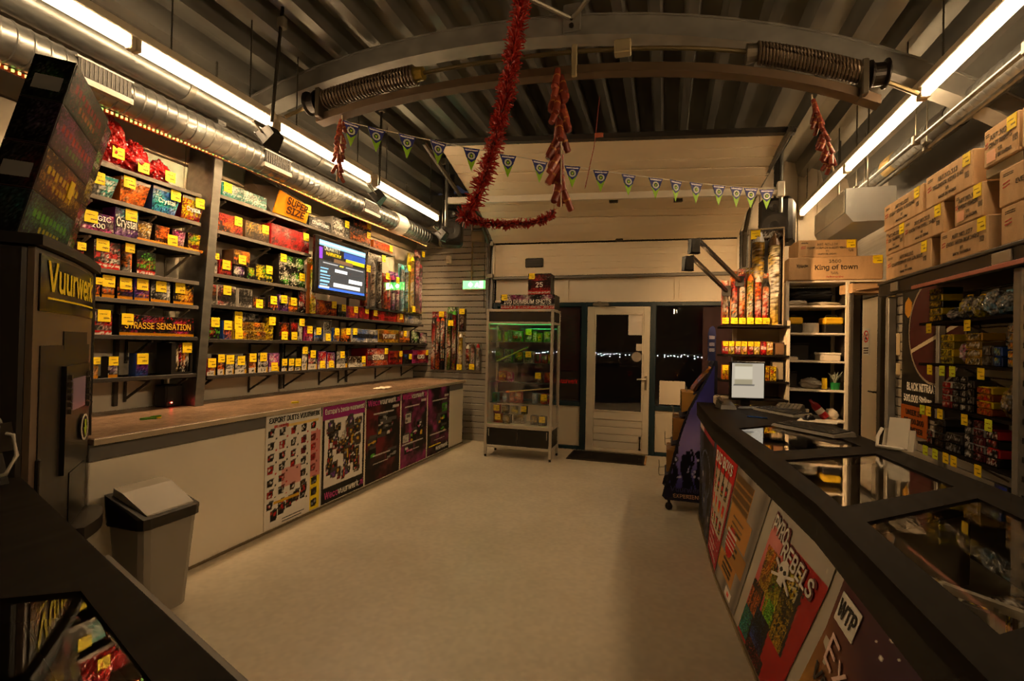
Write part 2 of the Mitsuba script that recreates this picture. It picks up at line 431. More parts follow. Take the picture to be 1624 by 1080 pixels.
k = struct('wall_right', 'right wall of grey horizontal slat boards')
put(k, 'backing', box(XR + .02, XR + .12, YF, YB + .1, 0, 3.8), bs('3c3933', .7))
slats(k, lambda a, b: box(XR - .004, XR + .022, 2.0, 6.17, a, b, .006), .10, 2.75)
put(k, 'upper_panel', box(XR - .004, XR + .02, 2.0, 6.17, 2.77, 3.6), bs('3f3b35', .5))
put(k, 'panel', box(XR - .004, XR + .02, YF, 1.99, 0, 3.6), bs('4a463f', .5))
put(k, 'panel', box(XR - .004, XR + .02, 6.17, 7.0, 2.12, 3.6), 'mat_slat')
k = struct('wall_front', 'plain wall behind the counters')
scene[k] = mikit.ply(box(XL - .1, XR + .1, YF - .1, YF, 0, 4.2), bs('6c6252', .6))

# ------------------------------------------------------------------ shop front under the sectional door: door, windows, transom
BL = '0c2a36'
frame = bs(BL, .45)
k = struct('trim_1', 'dark teal frame of the shop front')
for x0, x1 in ((-2.47, -2.40), (-1.135, -1.052), (-.19, -.115), (.86, .93)):
    put(k, 'post', box(x0, x1, 6.95, 7.07, 0, 2.09, .006), frame)
put(k, 'head_rail', box(-2.40, .86, 6.955, 7.06, 2.035, 2.09, .006), frame)
for x0, x1 in ((-2.40, -1.135), (-.115, .86)):
    put(k, 'sill_rail', box(x0, x1, 6.955, 7.06, .615, .675, .006), frame)
    put(k, 'bottom_rail', box(x0, x1, 6.96, 7.06, 0, .05, .006), frame)
    put(k, 'infill_panel', box(x0 + .003, x1 - .003, 6.985, 7.03, .05, .615, .004), bs('d9ccb4', .5))
k = struct('trim_2', 'cream transom panels over the shop door')
for x0, x1 in ((-2.44, -1.395), (-1.335, .11), (.17, .92)):
    put(k, 'transom_panel', box(x0, x1, 6.99, 7.02, 2.10, 2.50, .004), bs('d9cdb8', .5))
for x0 in (-1.395, .11):
    put(k, 'stud', box(x0, x0 + .06, 6.965, 7.02, 2.10, 2.50, .004), bs('d9cdb8', .5))
put(k, 'ledge', box(-2.44, .92, 6.95, 7.02, 2.09, 2.125, .004), bs('d9cdb8', .5))
k = struct('window_1', 'dark window left of the shop door'); put(k, 'pane', box(-2.40, -1.135, 7.03, 7.034, .675, 2.035), 'mat_glass')
k = struct('window_2', 'dark window right of the shop door'); put(k, 'pane', box(-.115, .86, 7.03, 7.034, .675, 2.035), 'mat_glass')

k = struct('door_1', 'white glazed shop door with a plank bottom')
wh = bs('e2d7c2', .42)
DX0, DX1 = -1.05, -.192
put(k, 'stile', box(DX0, DX0 + .105, 6.955, 7.02, .01, 2.03, .005), wh)
put(k, 'stile', box(DX1 - .085, DX1, 6.955, 7.02, .01, 2.03, .005), wh)
put(k, 'top_rail', box(DX0 + .105, DX1 - .085, 6.955, 7.02, 1.935, 2.03, .005), wh)
put(k, 'middle_rail', box(DX0 + .105, DX1 - .085, 6.955, 7.02, .455, .565, .005), wh)
put(k, 'bottom_rail', box(DX0 + .105, DX1 - .085, 6.955, 7.02, .01, .05, .005), wh)
put(k, 'glazing_bead', join(*[box(*q, .004) for q in ((-.945, -.925, 6.947, 6.96, .565, 1.935), (-.297, -.277, 6.947, 6.96, .565, 1.935), (-.925, -.297, 6.947, 6.96, .565, .585), (-.925, -.297, 6.947, 6.96, 1.915, 1.935))]), wh)
put(k, 'pane', box(DX0 + .105, DX1 - .085, 6.98, 6.984, .565, 1.935), 'mat_glass')
for i in range(4):
    z = .052 + i * .1005
    put(k, 'plank', box(DX0 + .107, DX1 - .087, 6.968, 7.01, z, z + .096, .006), wh)
h = put(k, 'lock_plate', box(-.255, -.225, 6.945, 6.956, .885, 1.075, .003), bs('8d8371', .35, .8))
put(k, 'lever_handle', join(between((-.24, 6.95, 1.035), (-.24, 6.905, 1.035), .011), tube([(-.24, 6.905, 1.035), (-.30, 6.90, 1.035), (-.355, 6.905, 1.03)], .011, 10)), bs('d8cfc0', .3, .6))
put(k, 'bolt', join(between((-.305, 6.945, .075), (-.305, 6.945, .235), .009), cyl(.016, .215, .245, 10).apply_translation((-.305, 6.945, 0)), cyl(.014, .06, .085, 10).apply_translation((-.305, 6.945, 0))), bs('2a241f', .4, .6))
put(k, 'door_closer', join(box(-.97, -.75, 6.90, 6.955, 2.035, 2.075, .006), barbox((-.88, 6.92, 2.03), (-.66, 6.90, 2.01), .015, .01), cyl(.02, 2.06, 2.10, 12).apply_translation((-.88, 6.93, 0))), bs('8c8271', .4, .6))
put(k, 'hinge', box(-.232, -.19, 6.94, 6.957, 1.965, 2.02, .003), wh)
solo('paper_notice', 'blank white sheet taped inside the top right of the shop door glass', 'notice', box(-.485, -.288, 6.972, 6.974, 1.635, 1.918), bs('efe6d8', .6))
solo('paper_notice', 'small white card on the shop door glass above the round sticker', 'notice', box(-.375, -.297, 6.973, 6.975, 1.42, 1.515), bs('e3d9c8', .6))
m = cyl(.068, 6.972, 6.976, 28, 'y'); m.apply_translation((-.365, 0, 1.335))
solo('round_sticker', 'round grey sticker on the shop door glass near the handle', 'sticker', m, bs('a39a8c', .6))
solo('paper_notice', 'large blank white sheet in the lower left of the right window', 'notice', box(-.06, .27, 7.018, 7.022, .70, 1.02), bs('e3d6c0', .6))

# door mat
k = thing('door_mat', 'dark brown ribbed doormat on the floor before the shop door', 'mat')
put(k, 'mat_base', box(-1.20, -.22, 6.33, 6.88, 0.0, .014, .006), bs('2b2018', .9))
put(k, 'ribs', join(*[box(-1.17, -.25, y, y + .012, .012, .019) for y in np.arange(6.36, 6.86, .03)]), bs('1d1610', .95))
put(k, 'edge_strip', box(-.235, -.20, 6.36, 6.85, 0, .011, .004), bs('a8814f', .5))

# outside: paving, a facade opposite and icicle lights
k = struct('wall_outside', 'dark facade across the street'); scene[k] = mikit.ply(box(-14, 12, 15, 15.3, -.1, 6), bs('2a2520', .8))
k = struct('street_outside', 'dark paving outside'); scene[k] = mikit.ply(box(-14, 12, 7.12, 15, -.14, -.02), 'mat_asphalt')
k = thing('icicle_lights', 'string of tiny white icicle lights seen through the shop windows', 'string lights')
labels[k]['kind'] = 'stuff'
ms, r = [], np.random.default_rng(5)
for x in np.arange(-2.1, 1.15, .05):
    if -1.55 < x < -1.22 or r.random() < .12: continue
    for j in range(r.integers(1, 3)):
        s = trimesh.creation.icosphere(0, .007); s.apply_translation((x + r.uniform(-.008, .008), 8.2 + r.uniform(-.02, .02), 1.35 - j * .028 + r.uniform(-.02, .02))); ms.append(s)
put(k, 'bulbs', join(*ms), bs('w'), emitter=emitter((.8, .95, 1.0), 4))
put(k, 'wire', between((-2.4, 8.21, 1.38), (1.3, 8.21, 1.37), .003, 5), bs('k'))
put(k, 'pole', join(*[between((x, 8.21, -.02), (x, 8.21, 1.5), .012, 6) for x in (-2.4, 1.3)]), bs('k'))

# banners inside the windows
def banner(x0, x1, z0, z1, txt, label, seed):
    t = thing('window_banner', label, 'banner', None)
    img = canvas(24, 60, 'v') * .16 + COL['m'] * .09
    img += .08 * (meshkit.fbm(np.stack(list(np.meshgrid(np.arange(24) / 6, np.arange(60) / 6)) + [np.zeros((60, 24)) + seed], -1), 3, seed)[..., None] - .5)
    put(t, 'cloth', box(x0, x1, 7.005, 7.012, z0, z1), bs('241018', .7))
    sheet(t, 'print', img, flat(x0, x1, z0, z1, 7.0035), bsdf='mat_paper')
    if txt:
        m = text_local(txt, 0, z1 - z0 - .2, 0, (x1 - x0) * .55, 0)
        v = m.vertices.copy(); m.vertices = np.stack([x0 + (x1 - x0) * .78 - v[:, 2], 7.0015 + 0 * v[:, 0] + v[:, 1], z0 + .1 + v[:, 0]], -1)
        put(t, 'lettering', m, bs('1a0f12', .6))
banner(-1.47, -1.16, 1.12, 2.02, 'Vuurwerk', 'dark magenta banner with sideways lettering in the left window', 3)
banner(.48, .84, .70, 2.02, '', 'dark magenta banner in the right window behind the display stand', 4)
t = thing('window_poster', 'small dark poster with red lettering below the magenta banner in the left window', 'poster')
put(t, 'paper', box(-1.47, -1.16, 7.005, 7.01, .70, 1.10), bs('18120f', .6)); letters(t, 'vuurwerk', -1.45, -1.18, .93, .07, 'r', y=7.003)

# ------------------------------------------------------------------ sectional overhead door with its tracks
k = thing('sectional_door', 'cream sectional overhead door running up under the ceiling behind the bunting', 'garage door')
pan = bs('d8c8ac', .5)
def ribs_panel(p00, p10, p01, p11, n, th=.04):
    """a panel with pressed grooves between four corners (bottom left, bottom right, top left, top right)"""
    out = []
    p00, p10, p01, p11 = map(lambda p: np.asarray(p, float), (p00, p10, p01, p11))
    nn = np.cross(p10 - p00, p01 - p00); nn /= np.linalg.norm(nn)
    for i in range(n):
        a, b = (i + .045) / n, (i + .955) / n
        q = [p00 + (p01 - p00) * a, p10 + (p11 - p10) * a, p00 + (p01 - p00) * b, p10 + (p11 - p10) * b]
        out.append(hull(q + [x - nn * th for x in q]))
    q = [p00, p10, p01, p11]
    out.append(hull([x - nn * .006 for x in q] + [x - nn * th for x in q]))
    return join(*out)
yb = 6.93
A = [(-2.46, yb, 2.475), (.88, yb, 2.455)], [(-2.46, yb, 2.955), (.88, yb, 2.90)]
put(k, 'panel', ribs_panel(A[0][0], A[0][1], A[1][0], A[1][1], 5), pan)
rows = [((-2.46, 6.91, 2.965), (.88, 6.91, 2.91)), ((-2.46, 6.45, 3.23), (.90, 6.45, 3.09)), ((-2.43, 5.93, 3.37), (.95, 5.93, 3.20)), ((-2.40, 5.38, 3.49), (.99, 5.38, 3.28)), ((-2.36, 4.80, 3.60), (1.03, 4.80, 3.355))]
for a, b in zip(rows[:-1], rows[1:]):
    a, b = [np.array(p) for p in a], [np.array(p) for p in b]
    g = .012
    put(k, 'panel', ribs_panel(a[0] + (b[0] - a[0]) * g, a[1] + (b[1] - a[1]) * g, b[0] + (a[0] - b[0]) * g, b[1] + (a[1] - b[1]) * g, 3), pan)
put(k, 'bottom_seal', box(-2.46, .88, 6.90, 6.95, 2.43, 2.475, .006), bs('6a6660', .4, .5))
put(k, 'top_edge', barbox((-2.38, 4.77, 3.615), (1.05, 4.77, 3.37), .07, .05), bs('1c1814', .6))
for i, (x, z) in enumerate(((-.62, 3.24), (-.62, 2.955), (.12, 3.20))):
    put(k, 'hinge', box(x - .05, x + .05, 6.86 if i == 1 else 6.0, 6.89 if i == 1 else 6.05, z - .03, z + .02, .004), bs('3a352e', .4, .6))
v = put(k, 'vent', box(-1.97, -1.70, 6.905, 6.935, 2.60, 2.735, .012), bs('15110e', .5))
put(v, 'vent_fins', join(*[box(-1.93, -1.74, 6.897, 6.907, z, z + .012) for z in (2.63, 2.66, 2.69)]), bs('2c2823', .5))
for s, xe, zt in ((-1, -2.53, 3.60), (1, .96, 3.36)):
    t = thing('door_track', 'bent steel track guiding the %s edge of the overhead door' % ('left' if s < 0 else 'right'), 'track')
    put(t, 'rail', join(tube([(xe, 6.93, 1.95), (xe, 6.93, 2.75), (xe, 6.86, 2.98), (xe, 6.5, 3.2 + .05 * (s < 0)), (xe, 5.9, 3.33 - .08 * (s > 0)), (xe + .04, 4.7, zt)], .028, 6)), bs('4b463e', .4, .7))
    put(t, 'jamb', box(xe - .05, xe + .05, 6.94, 7.0, 1.9 if s < 0 else 2.05, 3.0, .006), 'mat_galv')
    for z in (2.45, 2.93):
        put(t, 'roller_bracket', box(xe - .03, xe + .07, 6.86, 6.94, z, z + .07, .008), bs('847b6c', .4, .7))
    put(t, 'brush_strip', box(xe + (.055 if s < 0 else -.085), xe + (.085 if s < 0 else -.055), 6.915, 6.945, 2.5, 2.95), bs('d8cfbb', .5))
    put(t, 'cable', between((xe - .07 * s * -1 * 0 - .06, 6.88, 2.0 if s < 0 else 2.1), (xe - .06, 6.88, 3.1), .004, 5), bs('2a2622', .5, .6))

# horizontal white brace below the door panels
k = thing('steel_brace', 'pale horizontal steel bar hung below the overhead door behind the bunting', 'brace')
put(k, 'bar', barbox((-2.70, 5.72, 3.285), (1.12, 5.72, 3.13), .05, .075), bs('cfc7b6', .45, .2))
put(k, 'drop_rod', join(between((-2.68, 5.70, 2.95), (-2.68, 5.70, 3.95), .02, 8), between((1.13, 5.70, 2.9), (1.13, 5.70, 3.75), .018, 8)), 'mat_galv')
put(k, 'end_plate', box(1.09, 1.16, 5.66, 5.73, 3.06, 3.22, .006), bs('d6cfc0', .4, .2))

# ------------------------------------------------------------------ arched roof beam
def arc(xs, fn): return np.array([fn(x) for x in xs])
def sweep(path, prof_yz):
    """sweep a profile given in (y, z) along a path that runs in x"""
    out = []
    for a, b in zip(path[:-1], path[1:]):
        out.append(hull([(p[0], p[1] + y, p[2] + z) for p in (a, b) for y, z in prof_yz]))
    return join(*out)
beam_z = np.polynomial.Polynomial.fit([-3.8, -3.566, -3.068, -2.59, -2.13, -.918, -.06, .723, 1.348, 1.71, 2.25], [3.54, 3.639, 3.821, 3.923, 3.984, 4.048, 3.979, 3.824, 3.595, 3.416, 3.13], 4)
bp = arc(np.linspace(XL - .02, XR + .02, 29), lambda x: (x, 3.75 + .1 * (x + .9), beam_z(x)))
k = thing('roof_beam', 'arched galvanised steel roof beam spanning the shop', 'beam')
put(k, 'web', sweep(bp, [(-.008, -.155), (.008, -.155), (-.008, 0), (.008, 0)]), 'mat_steel')
put(k, 'top_flange', sweep(bp, [(-.02, -.014), (.14, -.014), (-.02, 0), (.14, 0)]), 'mat_steel')
put(k, 'bottom_flange', sweep(bp, [(-.02, -.165), (.14, -.165), (-.02, -.151), (.14, -.151)]), 'mat_steel')
b = put(k, 'splice_plate', box(-.80, -.66, 3.735, 3.755, 3.90, 4.12, .006), 'mat_steel')
put(b, 'bolt', join(*[cyl(.018, 0, .02, 10, 'y').apply_translation((-.73, 3.72, z)) for z in (3.94, 4.0)]), bs('3d3932', .4, .8))
put(k, 'tie_bar', join(between((-.73, 3.74, 4.0), (-1.25, 3.3, 4.09), .018), between((-.73, 3.74, 4.0), (-.3, 3.3, 4.07), .018)), bs('8e897d', .4, .7))

# torsion spring shaft with channel
shaft_z = np.polynomial.Polynomial.fit([-3.086, -2.882, -2.37, -1.892, -1.316, -.735, -.055, .537, .975, 1.298, 1.538], [3.355, 3.456, 3.561, 3.606, 3.667, 3.682, 3.65, 3.545, 3.424, 3.317, 3.183], 4)
sp = lambda x: np.array((x, 3.60 + .1 * (x + .9), shaft_z(x) - .01))
k = thing('torsion_shaft', 'torsion spring shaft of the overhead door on a steel channel below the roof beam', 'door shaft')
put(k, 'shaft', tube(arc(np.linspace(-3.1, 1.56, 30), sp), .016, 8), bs('8a7a5a', .35, .8))
put(k, 'channel', sweep(arc(np.linspace(-2.80, 1.34, 24), lambda x: sp(x) + (0, .03, -.14)), [(-.05, -.03), (.05, -.03), (-.05, .03), (.05, .03)]), bs('5c4a38', .5, .4))
for i, (a, b) in enumerate(((-2.74, -1.94), (.58, 1.22))):
    n = 360
    tt = np.linspace(0, 1, n)
    ctr = np.array([sp(a + (b - a) * q) for q in tt])
    th = tt * 2 * np.pi * 30
    put(k, 'spring', tube(ctr + .068 * np.stack([0 * th, np.cos(th), np.sin(th)], -1), .0105, 5), bs('5d4d3c', .35, .4))
    put(k, 'spring_core', tube(ctr[::30], .046, 10), bs('171310', .6))
    s = -1 if i == 0 else 1
    e = sp((a if i == 0 else b) + s * .05)
    put(k, 'cable_drum', moved(lathe([(0, -.05), (.095, -.05), (.095, -.042), (.075, -.03), (.072, .03), (.095, .042), (.095, .05), (0, .05)], 24, 'x'), Rm(e + (s * .05, 0, 0))), bs('1d1814', .4, .6))
    put(k, 'end_bracket', box(e[0] - .02 - s * .04, e[0] + .02 - s * .04, e[1] - .08, e[1] + .05, e[2] - .15, e[2] + .085, .006), bs('4e463a', .4, .7))
    e = sp((b if i == 0 else a))
    put(k, 'winding_cone', moved(lathe([(0, -.07), (.07, -.07), (.055, .02), (.05, .07), (0, .07)], 16, 'x'), Rm(e)), bs('8c7430' if i == 0 else '5f5648', .4, .5))
e = sp(-.33)
put(k, 'junction_clamp', box(e[0] - .06, e[0] + .06, e[1] - .05, e[1] + .03, e[2] - .05, e[2] + .05, .008), bs('b0a07c', .4, .4))
put(k, 'centre_bracket', join(box(-.70, -.66, e[1] - .06, e[1] - .03, e[2] - .18, e[2] + .06, .006)), bs('b0a07c', .4, .4))

# ------------------------------------------------------------------ air ducts
k = thing('spiral_duct', 'galvanised spiral air duct above the left product shelves', 'air duct')
DXC, DZC, DR = -3.42, 3.04, .115
yy = np.arange(-2.5, 6.55, .075)
prof = []
for y in yy: prof += [(DR, y), (DR, y + .062), (DR + .006, y + .066), (DR + .006, y + .071)]
m = lathe([(0, yy[0])] + prof + [(0, yy[-1] + .08)], 28, 'y'); m.apply_translation((DXC, 0, DZC))
put(k, 'pipe', m, 'mat_galv', smooth=40)
for y in (2.12, 3.53, 5.0):
    g = put(k, 'air_grille', box(DXC + .07, DXC + .122, y - .15, y + .15, DZC - .055, DZC + .06, .004), bs('16130f', .5))
    put(g, 'grille_frame', join(box(DXC + .07, DXC + .128, y - .16, y + .16, DZC - .085, DZC - .05), box(DXC + .07, DXC + .126, y - .16, y + .16, DZC + .055, DZC + .065)), bs('a5a198', .5, .2))
    put(g, 'grille_slots', join(*[box(DXC + .120, DXC + .126, q, q + .006, DZC - .05, DZC + .055) for q in np.arange(y - .14, y + .14, .024)]), bs('3d3932', .5))
m = lathe([(.12, -.12), (.135, -.12), (.135, .12), (.12, .12)], 28, 'y'); m.apply_translation((DXC, 5.72, DZC))
put(k, 'white_collar', m, bs('e6dfd2', .4), label='white plastic collar')
m = cyl(.075, 0, .35, 18, 'y'); m.apply_translation((DXC + .08, 6.5, DZC - .02))
put(k, 'end_stub', m, bs('2d2a26', .4, .5))
k = thing('round_duct', 'smooth galvanised round duct between the left light row and the spiral duct', 'air duct')
m = cyl(.115, -2.5, 6.8, 24, 'y'); m.apply_translation((-3.50, 0, 3.36)); put(k, 'pipe', m, 'mat_galv', smooth=40)
for y in (-.2, 1.3, 2.75, 4.2, 5.7):
    m = cyl(.121, y, y + .05, 24, 'y'); m.apply_translation((-3.50, 0, 3.36)); put(k, 'joint_band', m, bs('77746c', .4, .6), smooth=40)
for y in (.3, 1.75, 3.0, 4.6, 6.0): put(k, 'hanger', between((-3.43, y, 3.44), (-3.43, y, 3.66), .008, 6), bs('5b564d', .4, .7))
k = thing('spiral_duct', 'silver air duct above the carton rack on the right', 'air duct')
prof = []
for y in np.arange(2.3, 6.0, .075): prof += [(.085, y), (.085, y + .062), (.09, y + .066), (.09, y + .071)]
m = lathe([(0, 2.3)] + prof + [(0, 6.0)], 24, 'y'); m.apply_translation((1.98, 0, 3.19))
put(k, 'pipe', m, 'mat_galv', smooth=40)
for a, b in ((4.3, 4.55), (5.2, 5.4)):
    m = cyl(.094, a, b, 22, 'y'); m.apply_translation((1.98, 0, 3.19)); put(k, 'clamp_sleeve', m, bs('2a2622' if a < 5 else 'a48b5a', .4, .6), smooth=40)
for i, (dx, z) in enumerate(((0, 3.05), (.07, 3.0))):
    k = thing('steel_pipe', ('upper' if i == 0 else 'lower') + ' thin steel pipe running along the right light row', 'pipe')
    put(k, 'pipe', between((1.78 + dx, -.5, z + .02), (1.78 + dx, 6.6, z), .016, 10), 'mat_galv', smooth=40)
    put(k, 'clip', join(*[box(1.755 + dx, 1.805 + dx, y, y + .03, z - .02, z + .05, .005) for y in (3.2, 4.4, 5.6)]), bs('5e5749', .4, .7))
    for y in (3.2, 4.4, 5.6): put(k, 'hanger', between((1.78 + dx, y + .015, z + .04), (1.78 + dx, y + .015, 3.62), .005, 5), bs('5e5749', .4, .7))

# LED rope light along the duct
k = thing('rope_light', 'glowing orange rope light strung along the underside of the left air duct', 'rope light')
pl = np.array([(-3.47, y, 2.925 + .012 * math.sin(y * 2.3)) for y in np.arange(-.5, 6.72, .06)])
put(k, 'hose', tube(pl, .013, 6), bs('b5532a', .3))
ms, ms2 = [], []
for i in range(len(pl) - 1):
    for q in (0, .5):
        s = box(-.008, .005, -.006, .006, -.007, .008); s.apply_translation(pl[i] + (pl[i + 1] - pl[i]) * q + (.013, 0, 0)); (ms if (2 * i + (q > 0)) % 3 else ms2).append(s)
b = put(k, 'bulbs', join(*ms), bs('e'), emitter=emitter((1.0, .38, .10), 1.0))
g_ = put(k, 'green_bulbs', join(*ms2), bs('g'), emitter=emitter((.45, .75, .12), .6)); labels[g_] = {'kind': 'stuff'}
labels[b] = {'kind': 'stuff'}

# ------------------------------------------------------------------ fluorescent rows
def batten(x, y0, y1, z, label, group):
    k = thing('batten_light', label, 'ceiling light', group)
    put(k, 'housing', hull([(x + dx, y, z + dz) for y in (y0 - .03, y1 + .03) for dx, dz in ((-.025, .075), (.025, .075), (-.035, .025), (.035, .025), (-.03, .018), (.03, .018))]), bs('c9bda6', .4))
    m = cyl(.028, y0, y1, 16, 'y'); m.apply_translation((x, 0, z - .022))
    put(k, 'tube_lamp', m, bs('w'), smooth=40, emitter=emitter(WARM, TUBE_L))
    for y in (y0 - .028, y1 - .002):
        put(k, 'lamp_holder', box(x - .028, x + .028, y, y + .03, z - .055, z + .03, .005), bs('b7a98f', .5))
    for y in (y0 + .2, y1 - .2): put(k, 'suspension_rod', between((x, y, z + .07), (x, y, ceil_z(x) + .02), .005, 6), bs('5b564d', .4, .7))
LY = [(.20, .60 + .42), (1.12, 2.05), (2.11, 3.13), (3.22, 4.49), (4.63, 6.12)]
names = ['hidden', 'nearest lit tube light of the left row at the photo corner', 'second lit tube light of the left row above the foil bouquets', 'third lit tube light of the left row beside the roof beam', 'farthest lit tube light of the left row above the corner shelves']
for (a, b), n in zip(LY[1:], names[1:]): batten(-3.02, a, b, 3.2, n, None)
for (a, b), n in zip([(2.55, 3.86), (3.93, 5.29), (5.36, 6.90)], ['nearest lit tube light of the right row at the top edge', 'middle lit tube light of the right row under the beam end', 'farthest lit tube light of the right row near the air heater']): batten(1.61, a, b, 3.2, n, None)
for (a, b), n in zip([(1.15, 2.47), (-.25, 1.07)], ['tube light of the right row just above the photo edge', 'tube light of the right row over the near end of the glass counter']): batten(1.61, a, b, 3.2, n, None)

# ================================================================== left wall: counter, racks, products
XF = -3.52
ZROW = {'t1': 2.592, 't2': 2.368, 't3': 2.138, 't4': 1.903, 't5': 1.715, 't6': 1.47, 't7': 1.185, 'r1': 2.645, 'r2': 2.35, 'r3': 1.992, 'r4': 1.739, 'r5': 1.457, 'r6': 1.161}
ROWS = {
 't1': [
  ('F',2.214,2.467,0.346,'rkr','C',None,''),
  ('F',2.392,2.627,0.242,'rkr','B',None,''),
  ('F',2.618,2.793,0.181,'rkr','B',None,''),
 ],
 't2': [
  ('C',2.176,2.358,0.152,'stw','L',None,''),
  ('C',2.37,2.574,0.185,'owo','L',None,''),
  ('C',2.588,2.809,0.204,'bwt','R','Crystal',''),
  ('C',2.814,3.048,0.206,'rwy','R','Crystal',''),
 ],
 't3': [
  ('B',2.14,2.336,0.122,'mpw','L','MAGIC 200',''),
  ('B',2.336,2.493,0.195,'ptw','R','Crystal',''),
  ('Y',2.48,3.009,0.147,'kop','B',None,''),
 ],
 't4': [
  ('T',2.118,2.174,0.149,'wrk','C',None,''),
  ('B',2.214,2.382,0.188,'kwr','L',None,'r'),
  ('T',2.403,2.473,0.201,'wko','C',None,''),
  ('B',2.486,2.624,0.165,'krg','',None,'r'),
 ],
 't5': [
  ('B',2.229,2.259,0.13,'kpo','C',None,'o'),
  ('B',2.267,2.352,0.152,'kwo','C',None,'o'),
  ('B',2.363,2.47,0.15,'kpo','C',None,'o'),
  ('B',2.474,2.584,0.157,'bop','C',None,'o'),
  ('B',2.588,2.739,0.165,'kws','C',None,'o'),
  ('B',2.758,2.928,0.161,'koe','L',None,'o'),
 ],
 't6': [
  ('B',2.232,2.342,0.167,'kwr','C',None,'r'),
  ('B',2.382,2.952,0.147,'kmr','L','STRASSE SENSATION','o'),
 ],
 't7': [
  ('B',2.232,2.266,0.142,'woe','C',None,'o'),
  ('B',2.319,2.386,0.144,'kpw','C',None,'o'),
  ('B',2.498,2.59,0.164,'bmp','C',None,''),
  ('R',2.754,2.934,0.24,'kre','R',None,''),
 ],
 'r1': [
  ('B',3.157,3.637,0.119,'tsw','L',None,''),
  ('S',3.69,4.181,0.2,'yyk','R','SUPER SIZE',''),
  ('B',4.2,4.551,0.109,'kws','','COMPOUND',''),
  ('B',4.573,4.88,0.202,'swk','R',None,''),
  ('B',4.892,5.316,0.171,'nko','R',None,''),
  ('B',5.372,5.838,0.109,'oro','R',None,''),
 ],
 'r2': [
  ('B',3.119,3.377,0.159,'kro','R',None,''),
  ('B',3.404,3.677,0.16,'nek','R',None,''),
  ('B',3.7,4.211,0.206,'rwr','R',None,''),
 ],
 'r3': [
  ('T',3.054,3.147,0.168,'wks','R','GHOST',''),
  ('B',3.153,3.277,0.13,'rok','C',None,''),
  ('B',3.29,3.409,0.1,'kpw','',None,''),
  ('B',3.429,3.52,0.111,'kyg','',None,''),
  ('B',3.527,3.735,0.155,'kgy','R',None,''),
  ('B',3.807,4.168,0.148,'kgw','R',None,''),
 ],
 'r4': [
  ('B',3.01,3.131,0.165,'wro','','FULL HOUSE',''),
  ('B',3.137,3.324,0.172,'wrk','C','FULL HOUSE',''),
  ('B',3.35,3.5,0.167,'wks','','FULL HOUSE',''),
  ('B',3.5,3.652,0.113,'kon','B',None,''),
  ('B',3.682,3.807,0.138,'kbo','C',None,''),
  ('B',3.815,3.939,0.158,'pwk','C',None,''),
  ('B',3.939,4.068,0.147,'neo','C',None,''),
  ('B',4.077,4.186,0.238,'krw','',None,''),
  ('B',4.349,4.684,0.164,'rko','R',None,''),
  ('B',4.706,4.856,0.143,'kns','R',None,''),
  ('B',4.856,5.088,0.142,'mro','R',None,''),
  ('B',5.101,5.313,0.148,'rmr','R',None,''),
  ('B',5.396,5.976,0.149,'rkr','L',None,''),
  ('B',5.993,6.182,0.155,'owo','C',None,''),
  ('B',6.199,6.711,0.144,'sbw','',None,''),
 ],
 'r5': [
  ('B',3.008,3.176,0.176,'krg','R',None,''),
  ('B',3.201,3.288,0.161,'bpo','C',None,''),
  ('B',3.307,3.669,0.081,'eon','L',None,''),
  ('T',3.684,3.785,0.222,'eky','C',None,''),
  ('B',3.825,3.965,0.177,'kor','B',None,''),
  ('B',3.974,4.078,0.184,'krn','B',None,''),
  ('T',4.087,4.169,0.228,'swk','C',None,''),
  ('B',4.178,4.301,0.156,'mwr','R',None,''),
  ('B',4.311,4.46,0.149,'kwb','C',None,''),
  ('B',4.47,4.607,0.23,'wks','B',None,''),
  ('B',4.629,4.751,0.155,'boy','C',None,''),
  ('B',4.763,4.951,0.16,'kyo','R',None,''),
  ('B',4.975,5.522,0.161,'wsb','L','WILDNESS',''),
  ('B',5.536,6.039,0.174,'eno','','YOUPPIE',''),
  ('B',6.056,6.357,0.176,'nwo','C',None,''),
  ('B',6.394,6.624,0.179,'kgw','',None,''),
  ('B',6.644,6.89,0.168,'kmw','',None,''),
 ],
 'r6': [
  ('B',3.016,3.056,0.103,'rpk','',None,'w'),
  ('B',3.061,3.143,0.142,'rwo','C',None,'w'),
  ('B',3.155,3.228,0.173,'kwo','C',None,'w'),
  ('B',3.234,3.323,0.167,'kww','C',None,'w'),
  ('B',3.329,3.456,0.156,'kww','C',None,'w'),
  ('B',3.477,3.561,0.178,'nwo','C',None,'w'),
  ('B',3.576,3.702,0.183,'kpw','C',None,'w'),
  ('B',3.709,3.843,0.178,'pwm','B',None,'w'),
  ('B',3.867,3.942,0.123,'kww','C',None,'w'),
  ('B',3.959,4.036,0.122,'kww','C',None,'w'),
  ('B',4.045,4.134,0.121,'kww','C',None,'w'),
  ('B',4.143,4.226,0.241,'kww','C',None,'w'),
  ('B',4.235,4.38,0.203,'krw','C',None,'w'),
  ('B',4.39,4.523,0.19,'prw','B',None,'w'),
  ('B',4.533,4.673,0.177,'prw','B',None,'w'),
  ('B',4.695,4.902,0.191,'kws','C',None,'w'),
  ('B',4.914,5.269,0.125,'nkw','R',None,'w'),
  ('B',5.296,5.776,0.223,'row','R','STING',''),
  ('B',5.808,6.156,0.185,'rok','R',None,''),
  ('B',6.191,6.427,0.14,'kbk','R',None,''),
  ('B',6.465,6.948,0.194,'mor','R','LORD',''),
 ],
}

